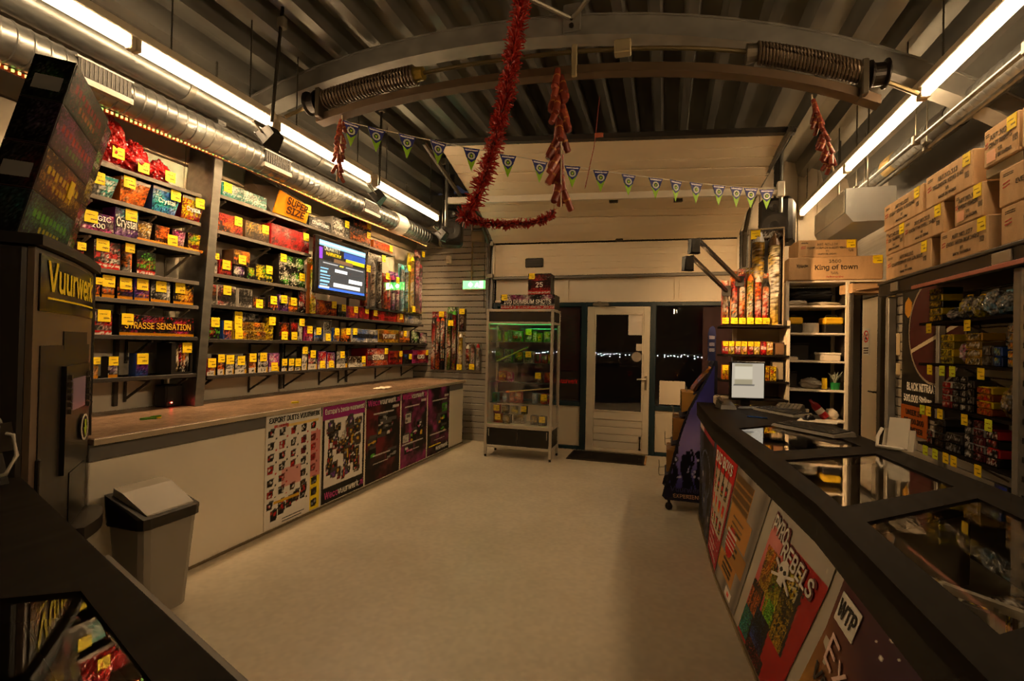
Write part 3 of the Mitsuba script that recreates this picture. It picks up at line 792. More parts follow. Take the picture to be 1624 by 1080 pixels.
# uprights
for i, (yb_, yt_, w_) in enumerate(((3.00, 3.06, .11),)):
    k = thing('rack_upright', 'wide galvanised steel upright between the near and far shelf bays', 'upright')
    put(k, 'column', hull([(x, y + d, z) for x in (-3.79, -3.50) for z, d in ((.93, 0.0), (3.35, .15)) for y in (2.95, 2.99)]), 'mat_galv')
    put(k, 'front_lip', hull([(x, y + d, z) for x in (-3.502, -3.49) for z, d in ((.93, 0.0), (3.35, .15)) for y in (2.935, 3.01)]), 'mat_galv')
for y, n in ((4.15, 'dark slotted wall strip beside the bent shelf brackets'), (5.25, 'dark slotted wall strip behind the television'), (2.55, 'dark slotted wall strip in the middle of the near bay')):
    k = thing('wall_strip', n, 'strip')
    put(k, 'strip', box(XL, XL + .025, y - .015, y + .015, .96, 2.86, .003), bs('4a463f', .45, .4))

def bracket(y, z, dep=.27):
    return join(barbox((XL + .01, y, z - .16), (XL + dep - .01, y, z - .012), .014, .014), barbox((XL + .01, y, z - .012), (XL + dep, y, z - .012), .014, .016), barbox((XL + .012, y, z - .18), (XL + .012, y, z), .014, .012))
NEARW = ['top', 'second', 'third', 'fourth', 'fifth', 'sixth', 'lowest']
def shelf(y0, y1, z, label, grp, ys, light):
    k = thing('wall_shelf', label, 'shelf', grp)
    put(k, 'board', box(XL + .005, -3.505, y0, y1, z - .022, z - .001, .003), 'mat_blackwood')
    put(k, 'edge_strip', box(-3.507, -3.498, y0, y1, z - .025, z + .004, .002), bs('2d2926' if not light else '565049', .45))
    for y in ys: put(k, 'bracket', bracket(y, z - .022), bs('a89c88' if light else '3a352f', .45, .3))
for i in range(7):
    z = ZROW['t%d' % (i + 1)]
    shelf(2.0, 2.955, z, '%s dark shelf board of the near bay beside the vending machine' % NEARW[i], 'shelves of the near bay', (2.2, 2.62, 2.9), i < 5)
for i, (y0, y1, ys) in enumerate(((3.09, 5.87, (3.2, 3.75, 4.2, 4.75, 5.3, 5.7)), (3.07, 4.22, (3.15, 3.7, 4.2)), (3.05, 4.17, (3.15, 3.75, 4.1)), (3.05, 6.72, (3.12, 3.75, 4.25, 5.1, 5.9, 6.6)), (3.05, 6.87, (3.12, 3.75, 4.2, 4.6, 5.05, 5.9, 6.6)), (3.05, 6.87, (3.12, 3.75, 4.2, 4.75, 5.1, 5.9, 6.6)))):
    z = ZROW['r%d' % (i + 1)]
    shelf(y0, y1, z, '%s dark shelf board of the far bay' % ['top', 'second', 'third', 'fourth', 'fifth', 'lowest'][i], 'shelves of the far bay', ys, i < 3)
shelf(5.2, 6.66, 1.895, 'short shelf board under the tall rocket packs in the far bay', 'shelves of the far bay', (5.3, 5.9, 6.5), False)

SHELFN = {**{'t%d' % (i + 1): "near bay's %s shelf" % NEARW[i] for i in range(7)}, **{'r%d' % (i + 1): "far bay's %s shelf" % ['top', 'second', 'third', 'fourth', 'fifth', 'lowest'][i] for i in range(6)}}
KIND = dict(B='firework box', C='tapered firework box', T='firework tube', F='foil-wrapped firework bouquet', Y='orange tray of four firework cups', R='pack of four candles in a black frame', S='box')
for row, items in ROWS.items():
    n = len(items)
    for i, (kind, y0, y1, h, cols, tag, text, st) in enumerate(items):
        pos = 'leftmost' if i == 0 else ('rightmost' if i == n - 1 else '%s from left' % ORD[i])
        a, b = CNAME[cols[0]], CNAME[cols[1]]
        look = {'F': ['largest red', 'middle-sized red', 'smallest red'][min(i, 2)] + ' ' + KIND['F'], 'Y': KIND['Y'], 'R': KIND['R']}.get(kind, '%s and %s %s' % (a, b, KIND[kind]) if a != b else '%s %s' % (a, KIND[kind]))
        label = '%s, %s on the %s' % (look, pos, SHELFN[row])
        grp = 'fireworks on the ' + SHELFN[row]
        if kind == 'S': continue
        if row[0] == 't': y1 = min(y1, {'1': 3.03, '2': 3.01, '3': 3.0}.get(row[1], 2.94))
        else: y0 = max(y0, 3.055 + .04 * (ZROW[row] - 1.1))
        w = max(.03, y1 - y0 - .004)
        nxt = {'t1': 9, 'r1': 9, 'r4': 1.868 if y0 > 5.15 else 1.965}.get(row) or (ZROW[row[0] + str(int(row[1]) - 1)] - .03)
        h = min(h, nxt - ZROW[row])
        product(kind, w, max(h, .06), list(cols), tag, text, st, Rm((XF + (0 if kind != 'F' else .0), y0 + .002, ZROW[row]), 90), label, grp)
# boxes stacked on other boxes
def stacked(y0, y1, z, h, cols, tag, text, label, x=XF - .01):
    product('B', y1 - y0, h, list(cols), tag, text, '', Rm((x, y0, z), 90), label, 'stacked firework boxes on the long wall')
stacked(3.31, 3.66, ZROW['r5'] + .082, .078, 'eon', 'L', None, 'gold and orange firework box, middle of the stack of three, fifth shelf, far bay')
stacked(3.31, 3.59, ZROW['r5'] + .161, .078, 'dws', 'L', None, "grey and white firework box on top of the stack of three, far bay's fifth shelf")
stacked(3.815, 4.16, ZROW['r3'] + .149, .15, 'kgw', 'L', None, 'black and green firework box standing on another box left of the television')
stacked(3.30, 3.47, ZROW['r3'] + .113, .13, 'neo', 'B', None, "brown and gold firework box standing on the small boxes of the far bay's third shelf")
stacked(5.0, 5.36, ZROW['r1'] + .172, .13, 'kro', 'R', None, "black and red firework box on top of the brown box, far bay's top shelf", XF - .03)

# SUPER SIZE box: a tilted display carton
t = thing('display_carton', 'large dark carton with a yellow SUPER SIZE front tilted on the top shelf', 'firework box')
mt = Rm((XF + .02, 3.68, ZROW['r1']), 90)
fr = np.array([(0.02, 0), (.36, 0), (.58, .34), (.26, .42)])
put(t, 'carton', hull([(0, .0, .0), (.46, 0, .0), (.50, .0, .185), (.12, .0, .245), (-.06, .27, .24), (.38, .27, .2), (.3, .26, .40), (-.06, .26, .40), (0, .26, 0), (.46, .26, 0)]), bs('33261c', .5), mt)
q = np.array([(.0, -.012, .005), (.44, -.012, .005), (.08, -.012, .235), (.50, -.012, .18)])
fnq = lambda U, V: ((1 - U)[..., None] * (1 - V)[..., None] * q[0] + U[..., None] * (1 - V)[..., None] * q[1] + (1 - U)[..., None] * V[..., None] * q[2] + U[..., None] * V[..., None] * q[3])
img = canvas(30, 18, 'f0a010' and 'e') * [1.1, 1.0, .4]
put(t, 'front_panel', hull(list(q) + list(q + [0, .011, 0])), bs('cf7c00', .7, spec=.1), mt)
def qmap(v):
    u, w_ = v[:, 0], v[:, 2]
    p = fnq(u, w_); p[:, 1] += v[:, 1]
    return p
for i, wd in enumerate(('SUPER', 'SIZE')):
    m = text_local(wd, .25 if i == 0 else .30, .9 if i == 0 else .85, .56 - .42 * i, .34, -.014, depth=.002); m.vertices = qmap(m.vertices); put(t, 'lettering', m, bs('2a0a08', .85, spec=.03), mt)
r = np.random.default_rng(3)
img = canvas(26, 18, 'n') + r.normal(0, .25, (18, 26, 1)) + .2
sheet(t, 'top_print', img, lambda U, V: np.stack([.115 + (.50 - .115) * U + (-.175 + .0 * U) * V - .02 * V * U, .0 + .26 * V, .248 + (.187 - .248) * U + (.155 + .06 * U) * V], -1), mt)
price_tag(t, .42, .12, -.02, mt)

# television on the wall rack
t = thing('television', 'flat black television showing a web shop page, mounted before the shelves', 'television')
mt = Rm((-3.40, 4.17, 1.955), 90)
put(t, 'housing', box(0, .90, .0, .05, 0, .60, .012), bs('0d0b0a', .25), mt)
put(t, 'rear_cover', box(.2, .7, .05, .16, .1, .5, .02), bs('15120f', .5), mt)
img = canvas(84, 52, '4a4640' and 'd') * .62
rect(img, 0, 1, .88, 1, 'u', .8); rect(img, 0, 1, .93, .97, 'w', .5)
rect(img, 0, 1, .60, .88, 'k'); rect(img, .5, 1, .74, .87, 'b', .6); rect(img, .55, .98, .66, .74, 'y', .8); rect(img, .0, .07, .62, .84, 'p'); rect(img, .3, .7, .60, .68, 'n')
for i in range(6): rect(img, .04, .04 + r.uniform(.1, .2), .42 - i * .065, .445 - i * .065, 'u', .8)
rect(img, .32, .58, .40, .46, 'w'); rect(img, .62, .93, .24, .30, 'w'); rect(img, .3, .88, .10, .17, 'w', .85); rect(img, 0, 1, 0, .05, 'b', .8); rect(img, .02, .22, .03, .075, 'w', .6)
rect(img, .42, .5, .53, .545, 'y'); rect(img, .08, .38, .535, .55, 'w', .5); rect(img, .55, .95, .535, .55, 'w', .5)
m, c = grid(img, flat(.045, .855, .05, .555, -.002))
scr = put(t, 'screen', m, bs('0a0a0a', .2), mt, color=c * .9, emitter={'type': 'area', 'radiance': {'type': 'mesh_attribute', 'name': 'vertex_color'}})
for tx, x0, z, h_, cc in (('QUARTET', .1, .46, .042, 'w'), ('HARMONY', .13, .41, .036, 'y')):
    letters(t, tx, x0, x0 + .3, z, h_, cc, mt)
put(t, 'arm', join(barbox((.45, .05, .3), (.45, .38, .3), .05, .06), box(.36, .54, .36, .385, .18, .42)), bs('1c1a18', .4, .5), mt)

# tall rocket packs on the short shelf and the tall packs beside the television
def rocket_pack(w, h, cols, mat, label, group, n=2, tag='R', header=True, seed=0, cat='rocket pack', name='rocket_pack', rad=None):
    t = thing(name, label, cat, group)
    r = np.random.default_rng(seed + 900)
    put(t, 'backing_card', box(0, w, .06, .066, 0, h, .002), bs(COL[cols[0]] * .5 + .05, .5), mat)
    if header:
        sheet(t, 'header_card', art(int(w / .008) + 3, 9, [cols[1], cols[0], 'w'], seed), flat(0, w, h * .9, h, .058), mat)
    rad = rad or min(.03, w / n * .42)
    for i in range(n):
        cx = w * (i + .5) / n
        hh = h * r.uniform(.72, .88)
        m, c = grid(art(12, int(hh / .012), [cols[(i + 1) % len(cols)], cols[(i + 2) % len(cols)], 'w', cols[i % len(cols)]], seed * 11 + i), lambda U, V: np.stack([cx - rad * np.cos(U * 2 * np.pi), .03 - rad * np.sin(U * 2 * np.pi), .004 + V * hh], -1))
        k = put(t, 'rocket', m, 'mat_print', mat, color=c)
        put(k, 'nose_cone', moved(lathe([(0, 0), (rad * 1.05, 0), (rad * .7, rad * 1.2), (0, rad * 2.4)], 14), mat @ Rm((cx, .03, hh + .002))), bs(COL[cols[i % len(cols)]], .35))
    film = box(.0, w, -.006, -.004, 0, h * .9)
    put(t, 'clear_film', film, 'mat_glass', mat)
    if tag:
        s = min(.085, w * .92)
        x, z = {'R': (w - s, h - s), 'L': (0, h - s), 'B': (w / 2 - s / 2, .01), 'C': (w / 2 - s / 2, h * .7)}[tag]
        price_tag(t, x, z, -.011, mat, s=s)
    return t
for i, (y0, y1, h, cols, n, tag, lb) in enumerate((
    (5.12, 5.22, .50, 'ror', 1, 'R', 'narrow red rocket pack right of the television'),
    (5.26, 5.55, .68, 'swn', 2, 'R', 'wide silver rocket pack with a bright reflection, right of the television'),
    (5.57, 5.74, .47, 'ror', 2, 'L', 'short red rocket pack on the short shelf, left of the pink one'),
    (5.75, 5.98, .52, 'mps', 2, 'C', 'pink rocket pack on the short shelf'),
    (5.99, 6.22, .66, 'tuk', 2, 'R', 'teal and blue rocket pack with small rockets above, on the short shelf'),
    (6.23, 6.42, .85, 'yeo', 1, 'B', 'tall yellow rocket pack near the corner of the far bay'),
    (6.43, 6.62, .93, 'kvm', 2, 'R', 'tallest dark rocket pack at the corner of the far bay'))):
    rocket_pack(y1 - y0, h, cols, Rm((-3.46, y0, 1.897), 90), lb, None, n, tag, seed=i + 1)
rocket_pack(.115, .57, 'oyg', Rm((-3.44, 4.165, 1.742), 90), 'tall orange and yellow rocket pack left of the television', None, 1, 'R', seed=22)

# hanging packs on the back wall slats
for i, (x0, x1, z0, z1, cols, n, tag, lb) in enumerate((
    (-3.48, -3.25, 1.06, 1.96, 'kro', 3, 'R', 'leftmost hanging rocket pack with red and green tubes on the slat wall'),
    (-3.22, -3.05, 1.06, 2.03, 'kgr', 2, 'C', 'narrow tall hanging rocket pack, second from left on the slat wall'),
    (-3.03, -2.91, 1.67, 2.00, 'nks', 1, 'R', 'small upper hanging pack above the white and gold pack on the slat wall'),
    (-3.04, -2.92, 1.06, 1.64, 'wey', 1, 'B', 'white and gold hanging pack below the small upper pack on the slat wall'),
    (-2.90, -2.65, 1.07, 1.48, 'wnr', 3, 'B', 'rightmost wide hanging pack of small tubes on the slat wall by the showcase'))):
    t = rocket_pack(x1 - x0, z1 - z0, cols, Rm((x0, 6.92, z0), 0), lb, None, n, tag, seed=40 + i)
    put(t, 'hook', between(((x0 + x1) / 2, 6.93, z1 - .02), ((x0 + x1) / 2, 6.996, z1 - .02), .004, 6), bs('8a8478', .3, .8))

# ------------------------------------------------------------------ left counter and posters
CX = -2.85
k = thing('sales_counter', 'long low counter with a brown stone-look top along the left wall', 'counter')
put(k, 'worktop', box(XL + .003, CX + .03, 1.80, 6.80, .895, .93, .006), 'mat_worktop')
put(k, 'edge_trim', box(CX + .028, CX + .036, 1.80, 6.80, .893, .926, .002), bs('c4b49a', .4, .3))
put(k, 'front_panel', box(CX - .03, CX, 1.80, 6.78, .012, .80, .004), bs('eee4d0', .5), label='cream front panel')
put(k, 'skirt_board', box(CX - .03, CX - .001, 1.80, 6.78, .803, .893, .003), bs('62605c', .5), label='grey skirt board below the top')
put(k, 'end_panel', box(XL + .003, CX - .03, 6.75, 6.78, .012, .893, .004), bs('dccfb6', .5))
put(k, 'body', box(XL + .003, CX - .032, 1.81, 6.74, .012, .89), bs('8c8270', .6))
put(k, 'floor_strip', box(CX - .02, CX + .012, 1.80, 6.78, 0, .014, .003), bs('7a6a52', .4, .4))

def poster(label, y0, y1, build, nx=80, ny=118, bg='w'):
    t = thing('poster', label, 'poster')
    mt = Rm((CX + .006, y0, .022), 90)
    w, h = y1 - y0, .865
    put(t, 'board', box(0, w, .001, .005, 0, h), bs('d9cfbc', .5), mt)
    img = canvas(nx, ny, bg)
    build(img, np.random.default_rng(len(label)))
    sheet(t, 'print', img, flat(.004, w - .004, .004, h - .004, 0), mt, bsdf='mat_paper')
    return t, mt, w, h
def b1(im, r):
    for z in range(7):
        for x in range(5):
            if r.random() < .12: continue
            product3d(im, .04 + x * .19, .80 - z * .105 + r.uniform(-.01, .01), .085, .06, r.choice(['krw', 'kws', 'rkw', 'knw', 'vkr'] , 1)[0], r)
            disc(im, .17 + x * .19, .79 - z * .105, .014, 'w'); disc(im, .17 + x * .19, .79 - z * .105, .009, 'rk'[r.integers(0, 2)])
    rect(im, .8, 1, 0, .33, 'y', .9); rect(im, .28, .62, .33, .5, 'r', .35); rect(im, .8, 1, .33, .78, 'r', .45); rect(im, .35, .95, .87, .895, 'e', .6)
    for i in range(5): product3d(im, .1 + i * .13, .06 + i * .035, .1, .09, 'knr', r)
    rect(im, .15, .6, .20, .225, 'e'); rect(im, .3, .7, .04, .05, 'k'); rect(im, .3, .65, .02, .028, 'k')
    for i in range(3): product3d(im, .82, .03 + i * .11, .1, .07, 'kds', r)
def b2(im, r):
    rect(im, 0, 1, .86, 1, 'm', .9); im[int(.86 * len(im)):] *= [.75, .5, .8]
    rect(im, 0, .05, 0, .86, 'k'); rect(im, .95, 1, 0, .86, 'k'); rect(im, 0, 1, 0, .16, 'k')
    for _ in range(75):
        x, y = r.uniform(.07, .8), r.uniform(.17, .76)
        product3d(im, x, y, r.uniform(.06, .13), r.uniform(.05, .11), r.choice(['krw', 'knr', 'vkw', 'nes', 'dpw', 'ken'], 1)[0], r)
    for _ in range(18): rect(im, *(lambda x, y: (x, x + .02, y, y + .1))(r.uniform(.1, .85), r.uniform(.2, .6)), 'rkne'[r.integers(0, 4)])
    rect(im, .4, .52, .62, .84, 'w', .6)
def bdark(n, tints):
    def f(im, r):
        ny, nx = im.shape[:2]
        X, Y = np.meshgrid(np.linspace(0, 3, nx), np.linspace(0, 5, ny))
        nse = meshkit.fbm(np.stack([X, Y, X * 0 + n], -1), 4, n)
        a = np.clip((nse - .42) * 3.2, 0, 1)[..., None]
        im[:] = im * (1 - a) + COL[tints[0]] * .75 * a
        for _ in range(n):
            product3d(im, r.uniform(.03, .68), r.uniform(.12, .72), r.uniform(.17, .3), r.uniform(.08, .14), r.choice([tints[1] + 'ds', 'k' + tints[0] + 'w', 'kge', 'dke'], 1)[0], r)
        for y in (.8, .3, .2): rect(im, .05 + r.uniform(0, .3), .6 + r.uniform(0, .3), y, y + .012, 'w', .8)
        rect(im, .75, .95, .84, .875, 'w', .8)
    return f
t, mt, w, h = poster('white price poster headed EXPORT DUITS VUURWERK, leftmost on the counter front', 2.985, 3.605, b1)
letters(t, 'EXPORT DUITS VUURWERK', .03, w - .02, h * .93, .04, 'k', mt); letters(t, 'en overig', .06, w * .4, h * .885, .025, 'r', mt)
letters(t, '25', w * .62, w * .78, h * .07, .05, 'w', mt)
t, mt, w, h = poster("pink-headed poster reading Europa's beste vuurwerk, second on the counter front", 3.625, 4.265, b2)
letters(t, "Europa's beste vuurwerk!", .03, w - .02, h * .915, .045, 'w', mt); letters(t, 'Weco', .04, w * .36, h * .045, .06, 'm', mt); letters(t, 'vuurwerk', w * .36, w * .86, h * .045, .06, 'w', mt); letters(t, '.nl', w * .87, w * .98, h * .045, .06, 'm', mt)
for i, (a, b, lb, tn) in enumerate(((4.285, 4.955, 'black and pink firework poster in the middle of the counter front', 'vk'), (4.975, 5.61, 'black and magenta poster with a white carton, fourth on the counter front', 'mw'))):
    t, mt, w, h = poster(lb, a, b, bdark(9 - i * 2, tn), bg='k')
    letters(t, 'Weco', .02, w * .36, h * .91, .06, 'm', mt); letters(t, 'vuurwerk', w * .36, w * .84, h * .91, .06, 'w', mt); letters(t, '.nl', w * .85, w * .98, h * .91, .06, 'm', mt)
t, mt, w, h = poster('darkest poster with green cartons at the far end of the counter front', 5.63, 6.285, bdark(4, 'mg'), bg='k')
letters(t, 'vuurwerk', w * .35, w * .95, h * .05, .06, 'w', mt)
put(t, 'yellow_line', box(.05, w * .6, -.004, -.001, h * .13, h * .145), bs('y'), mt)

# bits lying on the counter
r = np.random.default_rng(11)
v = np.array([(x, y, .935 + .02 * r.random()) for x in np.linspace(-.06, .06, 5) for y in np.linspace(-.11, .11, 7)])
v[:, :2] += r.normal(0, .008, (35, 2))
f = [[i * 7 + j, i * 7 + j + 1, (i + 1) * 7 + j + 1] for i in range(4) for j in range(6)] + [[i * 7 + j, (i + 1) * 7 + j + 1, (i + 1) * 7 + j] for i in range(4) for j in range(6)]
m = trimesh.Trimesh(v + [-3.08, 4.95, 0], f, process=False)
m = join(m, trimesh.Trimesh(m.vertices - [0, 0, .003], np.array(f)[:, ::-1], process=False))
solo('paper_napkin', 'crumpled white paper lying on the left counter above the third poster', 'paper', m, bs('efe3cf', .8))
k = thing('price_marker', 'small green and yellow clip lying on the left counter by the vending machine', 'clip')
put(k, 'clip', join(barbox((-3.2, 2.31, .938), (-3.17, 2.39, .938), .02, .014), barbox((-3.19, 2.37, .945), (-3.15, 2.41, .95), .012, .01)), bs('4c7a1e', .4)); put(k, 'tip', box(-3.19, -3.165, 2.40, 2.425, .931, .948, .003), bs('e2c51a', .4))
solo('price_marker', 'tiny yellow clip lying on the left counter above the first poster', 'clip', barbox((-3.0, 3.42, .937), (-2.97, 3.47, .94), .02, .014), bs('c9b21a', .4))
k = thing('loudspeaker', 'small black speaker box with a red lamp at the foot of the steel upright', 'speaker')
put(k, 'cabinet', box(-3.74, -3.62, 2.80, 2.94, .931, 1.10, .008), bs('0f0d0c', .5)); put(k, 'front_grille', box(-3.622, -3.616, 2.81, 2.93, .97, 1.09, .003), bs('1c1917', .8))
s = trimesh.creation.icosphere(1, .007); s.apply_translation((-3.616, 2.845, .965)); put(k, 'red_lamp', s, bs('r'), emitter=emitter((1, .05, .03), 6))

# waste bin
k = thing('waste_bin', 'grey waste bin with a black-rimmed flap lid against the left counter', 'bin')
bx, by = -2.62, 1.98
prof = lambda z, s: [(bx + sx * .13 * s, by + sy * .155 * s, z) for sx, sy in ((-1, -1), (1, -1), (1, 1), (-1, 1))]
def rr(hx, hy, z, c=.04):
    return [(bx + sx * (hx - a), by + sy * (hy - b), z) for sx in (-1, 1) for sy in (-1, 1) for a, b in ((0, c), (c * .3, c * .3), (c, 0))]
put(k, 'body', hull(rr(.105, .125, 0) + rr(.135, .155, .50)), bs('8d8679', .4))
put(k, 'rim', hull(rr(.145, .165, .485) + rr(.148, .168, .54) + [(bx - .14, by + s * .16, .64) for s in (-1, 1)]), bs('14110f', .35))
put(k, 'flap_lid', hull([(bx + .12, by + s * .13, .556) for s in (-1, 1)] + [(bx + .13, by + s * .12, .535) for s in (-1, 1)] + [(bx - .05, by + s * .135, .652) for s in (-1, 1)] + [(bx - .12, by + s * .13, .668) for s in (-1, 1)] + [(bx - .12, by + s * .13, .60) for s in (-1, 1)]), bs('9c9384', .4))

# ------------------------------------------------------------------ vending machine, box stack on top
VA, VB = np.array([-2.26, 1.22]), np.array([-2.95, 1.86])
vr = math.degrees(math.atan2(*(VB - VA)[::-1]))
mv = Rm((VA[0], VA[1], 0), vr)
k = thing('vending_machine', 'dark vending machine with a yellow Vuurwerk sign at the left edge', 'vending machine')
W = .94
bow = lambda x: -.022 * (1 - ((x - W / 2) / (W / 2)) ** 2)
def bowed(x0, x1, z0, z1, off=0.0, th=.02, n=10):
    xs = np.linspace(x0, x1, n)
    pts = [(x, bow(x) - off) for x in xs] + [(x, bow(x) - off + th) for x in xs[::-1]]
    return slab(pts, z0, z1)
put(k, 'cabinet', box(0, W, .02, .72, .04, 1.80, .012), bs('1b1714', .5), mv)
put(k, 'top_cap', slab([(x, bow(x) - .03) for x in np.linspace(-.01, W + .01, 12)] + [(W + .01, .73), (-.01, .73)], 1.80, 1.84), bs('14110f', .5), mv)
put(k, 'plinth', box(.03, W - .03, .04, .7, 0, .05), bs('0c0a09', .6), mv)
put(k, 'door_panel', bowed(.015, W - .02, .06, 1.795, 0), bs('5e5042', .38), mv, label='brown-grey bowed door')
put(k, 'side_trim', box(W - .02, W + .012, -.01, .06, .05, 1.81, .008), bs('0e0c0b', .4), mv)
put(k, 'sign_panel', bowed(.05, W - .05, 1.555, 1.775, .006), bs('0c0b0a', .2), mv, label='black sign')
bend = lambda v: np.stack([v[:, 0], bow(v[:, 0]) + v[:, 1], v[:, 2]], -1)
letters(k, 'Vuurwerk', .07, W - .07, 1.64, .115, 'y', mv, y=-.008, fn=bend)
put(k, 'sign_line', bowed(.12, W - .08, 1.605, 1.613, .009, .004), bs('y', .4), mv)
put(k, 'recess', bowed(.075, W - .12, .12, 1.42, .004), bs('1c1814', .45), mv)
put(k, 'recess_arch', slab([(x, bow(x) - .005) for x in np.linspace(.32, .74, 8)] + [(x, bow(x) + .02) for x in np.linspace(.74, .32, 8)], 1.40, 1.48), bs('1c1814', .45), mv)
d = put(k, 'control_panel', bowed(.30, .72, .86, 1.33, .022, .02), bs('100e0d', .3), mv)
put(d, 'screen', bowed(.38, .60, 1.13, 1.27, .026, .005), bs('8d7a94', .25), mv)
for i in range(12): put(d, 'button', box(.325 + (i % 2) * .32, .345 + (i % 2) * .32, bow(.5) - .032, bow(.5) - .02, 1.12 + .03 * (i // 2), 1.14 + .03 * (i // 2)), bs('3c362e', .4), mv)
m = cyl(.062, 0, .004, 28, 'y'); s_ = put(k, 'round_sticker', m, bs('1b1916', .4), mv @ Rm((.56, bow(.56) - .032, 1.03)))
put(s_, 'sticker_ring', lathe([(.052, -.001), (.062, -.001), (.062, .001), (.052, .001)], 28, 'y'), bs('d9d2c0', .4), mv @ Rm((.56, bow(.56) - .034, 1.03)))
put(s_, 'sticker_arrow', prism([(.0, -.045), (.03, .0), (.012, 0), (.012, .035), (-.012, .035), (-.012, 0), (-.03, 0)], -.002, 0), bs('a7c12a', .4), mv @ Rm((.56, bow(.56) - .036, 1.03)))
put(k, 'dispenser_hatch', bowed(.44, .78, .60, .84, .008, .01), bs('060505', .3), mv)
put(k, 'dispenser_tray', slab([(x, bow(x) - .07 - .03 * math.sin(math.pi * (x - .42) / .38)) for x in np.linspace(.42, .80, 10)] + [(.80, bow(.8)), (.42, bow(.42))], .53, .59), bs('2d2823', .35), mv)
put(k, 'door_lock', box(.06, .09, bow(.07) - .015, bow(.07), .80, .98, .004), bs('0d0b0a', .4), mv)

# four long cartons stacked askew on the machine; the stack leans
BOXC = [('tkg', '1f3a52', 'lowest long firework carton, blue and grey, on the vending machine'), ('rky', '5a1f16', 'red-brown long firework carton, second from the bottom on the vending machine'),
        ('pkm', '4a2340', 'purple long firework carton, third from the bottom on the vending machine'), ('gkr', '243a1c', 'green long firework carton on top of the stack on the vending machine')]
lean = .34
for i, (cols, hx, lb) in enumerate(BOXC):
    t = thing('long_carton', lb, 'firework box', 'long cartons on the vending machine')
    z0, z1 = 1.842 + i * .182, 1.842 + (i + 1) * .182 - .003
    sh = lambda p: np.stack([p[..., 0] + .05 + .10 * (p[..., 2] - 1.842), p[..., 1] + .06 - .195 * (p[..., 2] - 1.842), p[..., 2]], -1)
    hb = hull(sh(np.array([(x, y, z) for x in (0, .60) for y in (.0, .125) for z in (z0, z1)])))
    put(t, 'carton', hb, bs(COL['k'] * .6 + hexc(hx) * .35, .5), mv)
    img = art(70, 28, ['k', cols[0], cols[2]], 300 + i) * .55 + hexc(hx) * .55
    r = np.random.default_rng(i)
    for q in range(9):
        rect(img, .12 + q * .085, .17 + q * .085, .50 + r.uniform(-.03, .03), .68, 'gyrr'[i] if i != 2 else 'r', .75)
    for q in range(6): rect(img, .3 + q * .08, .35 + q * .08, .22, .34, 'yygo'[i], .6)
    sheet(t, 'long_print', img, lambda U, V: sh(np.stack([.01 + .58 * U, 0 * U - .002, z0 + .004 + (z1 - z0 - .008) * V], -1)), mv)
    sheet(t, 'end_print', art(24, 22, ['k', cols[0], 'd'], 340 + i) * .5, lambda U, V: sh(np.stack([0 * U - .002, .122 - .118 * U, z0 + .004 + (z1 - z0 - .008) * V], -1)), mv)
    if i in (1, 3):
        put(t, 'barcode_label', hull(sh(np.array([(x, y, z) for x in (-.003, -.001) for y in (.02, .105) for z in (z0 + .04, z0 + .10)]))), bs('6f6d68', .5), mv)
    if i == 1:
        put(t, 'price_tag', hull(sh(np.array([(x, y, z) for x in (.36, .42) for y in (-.007, -.004) for z in (z0 + .06, z0 + .14)]))), bs('f6d410', .5), mv)
for i in range(5):
    t = thing('assortment_pack', '%s colourful small firework pack stacked beside the long cartons on the vending machine' % ['lowest', 'second-lowest', 'middle', 'second-highest', 'highest'][i], 'firework pack', 'packs beside the long cartons')
    z0, z1 = 1.842 + i * .144, 1.842 + (i + 1) * .144 - .004
    sh = lambda p: np.stack([p[..., 0] + .665 + .10 * (p[..., 2] - 1.842), p[..., 1] + .07 - .195 * (p[..., 2] - 1.842), p[..., 2]], -1)
    put(t, 'carton', hull(sh(np.array([(x, y, z) for x in (0, .13) for y in (.0, .16) for z in (z0, z1)]))), bs('5d4a38', .5), mv)
    sheet(t, 'front_print', art(16, 18, ['n', 'row'[i % 3], 'w', 'gmy'[i % 3]], 360 + i), lambda U, V: sh(np.stack([.003 + .124 * U, 0 * U - .002, z0 + .004 + (z1 - z0 - .008) * V], -1)), mv)

# ================================================================== right wall: door, conduits, cartons, shelves
k = struct('door_2', 'pale beige flush door in the right wall')
put(k, 'leaf', box(XR - .03, XR - .004, 6.25, 7.0, .01, 2.08, .004), bs('e6d6b8', .45))
put(k, 'jamb', box(XR - .06, XR + .0, 6.16, 6.245, 0, 2.12, .006), bs('5b5347', .5)); 
put(k, 'lintel', box(XR - .06, XR + .0, 6.16, 6.99, 2.085, 2.14, .006), bs('3b352d', .5))
put(k, 'door_handle', join(between((XR - .03, 6.32, 1.03), (XR - .07, 6.32, 1.03), .01), between((XR - .07, 6.32, 1.03), (XR - .07, 6.43, 1.03), .009)), bs('3a332b', .4, .7))
t = thing('no_smoking_sign', 'white sign with a red prohibition ring on the beige door', 'sign')
ms_ = Rm((XR - .034, 6.72, 1.43), -90)
put(t, 'plate', box(0, .19, 0, .003, 0, .31), bs('e4dccb', .5), ms_)
put(t, 'ring', moved(lathe([(.055, -.002), (.07, -.002), (.07, 0), (.055, 0)], 28, 'y'), Rm((.095, 0, .215))), bs('c8231c', .5), ms_)
put(t, 'slash', barbox((.05, -.001, .255), (.14, -.001, .175), .002, .014), bs('c8231c', .5), ms_)
put(t, 'symbol', join(barbox((.07, -.001, .19), (.12, -.001, .24), .0015, .012), box(.085, .105, -.0015, 0, .175, .2)), bs('k'), ms_)
put(t, 'text_lines', join(*[box(.03, .16, -.0015, 0, z, z + .014) for z in (.075, .048, .02)]), bs('5a4b40', .6), ms_)

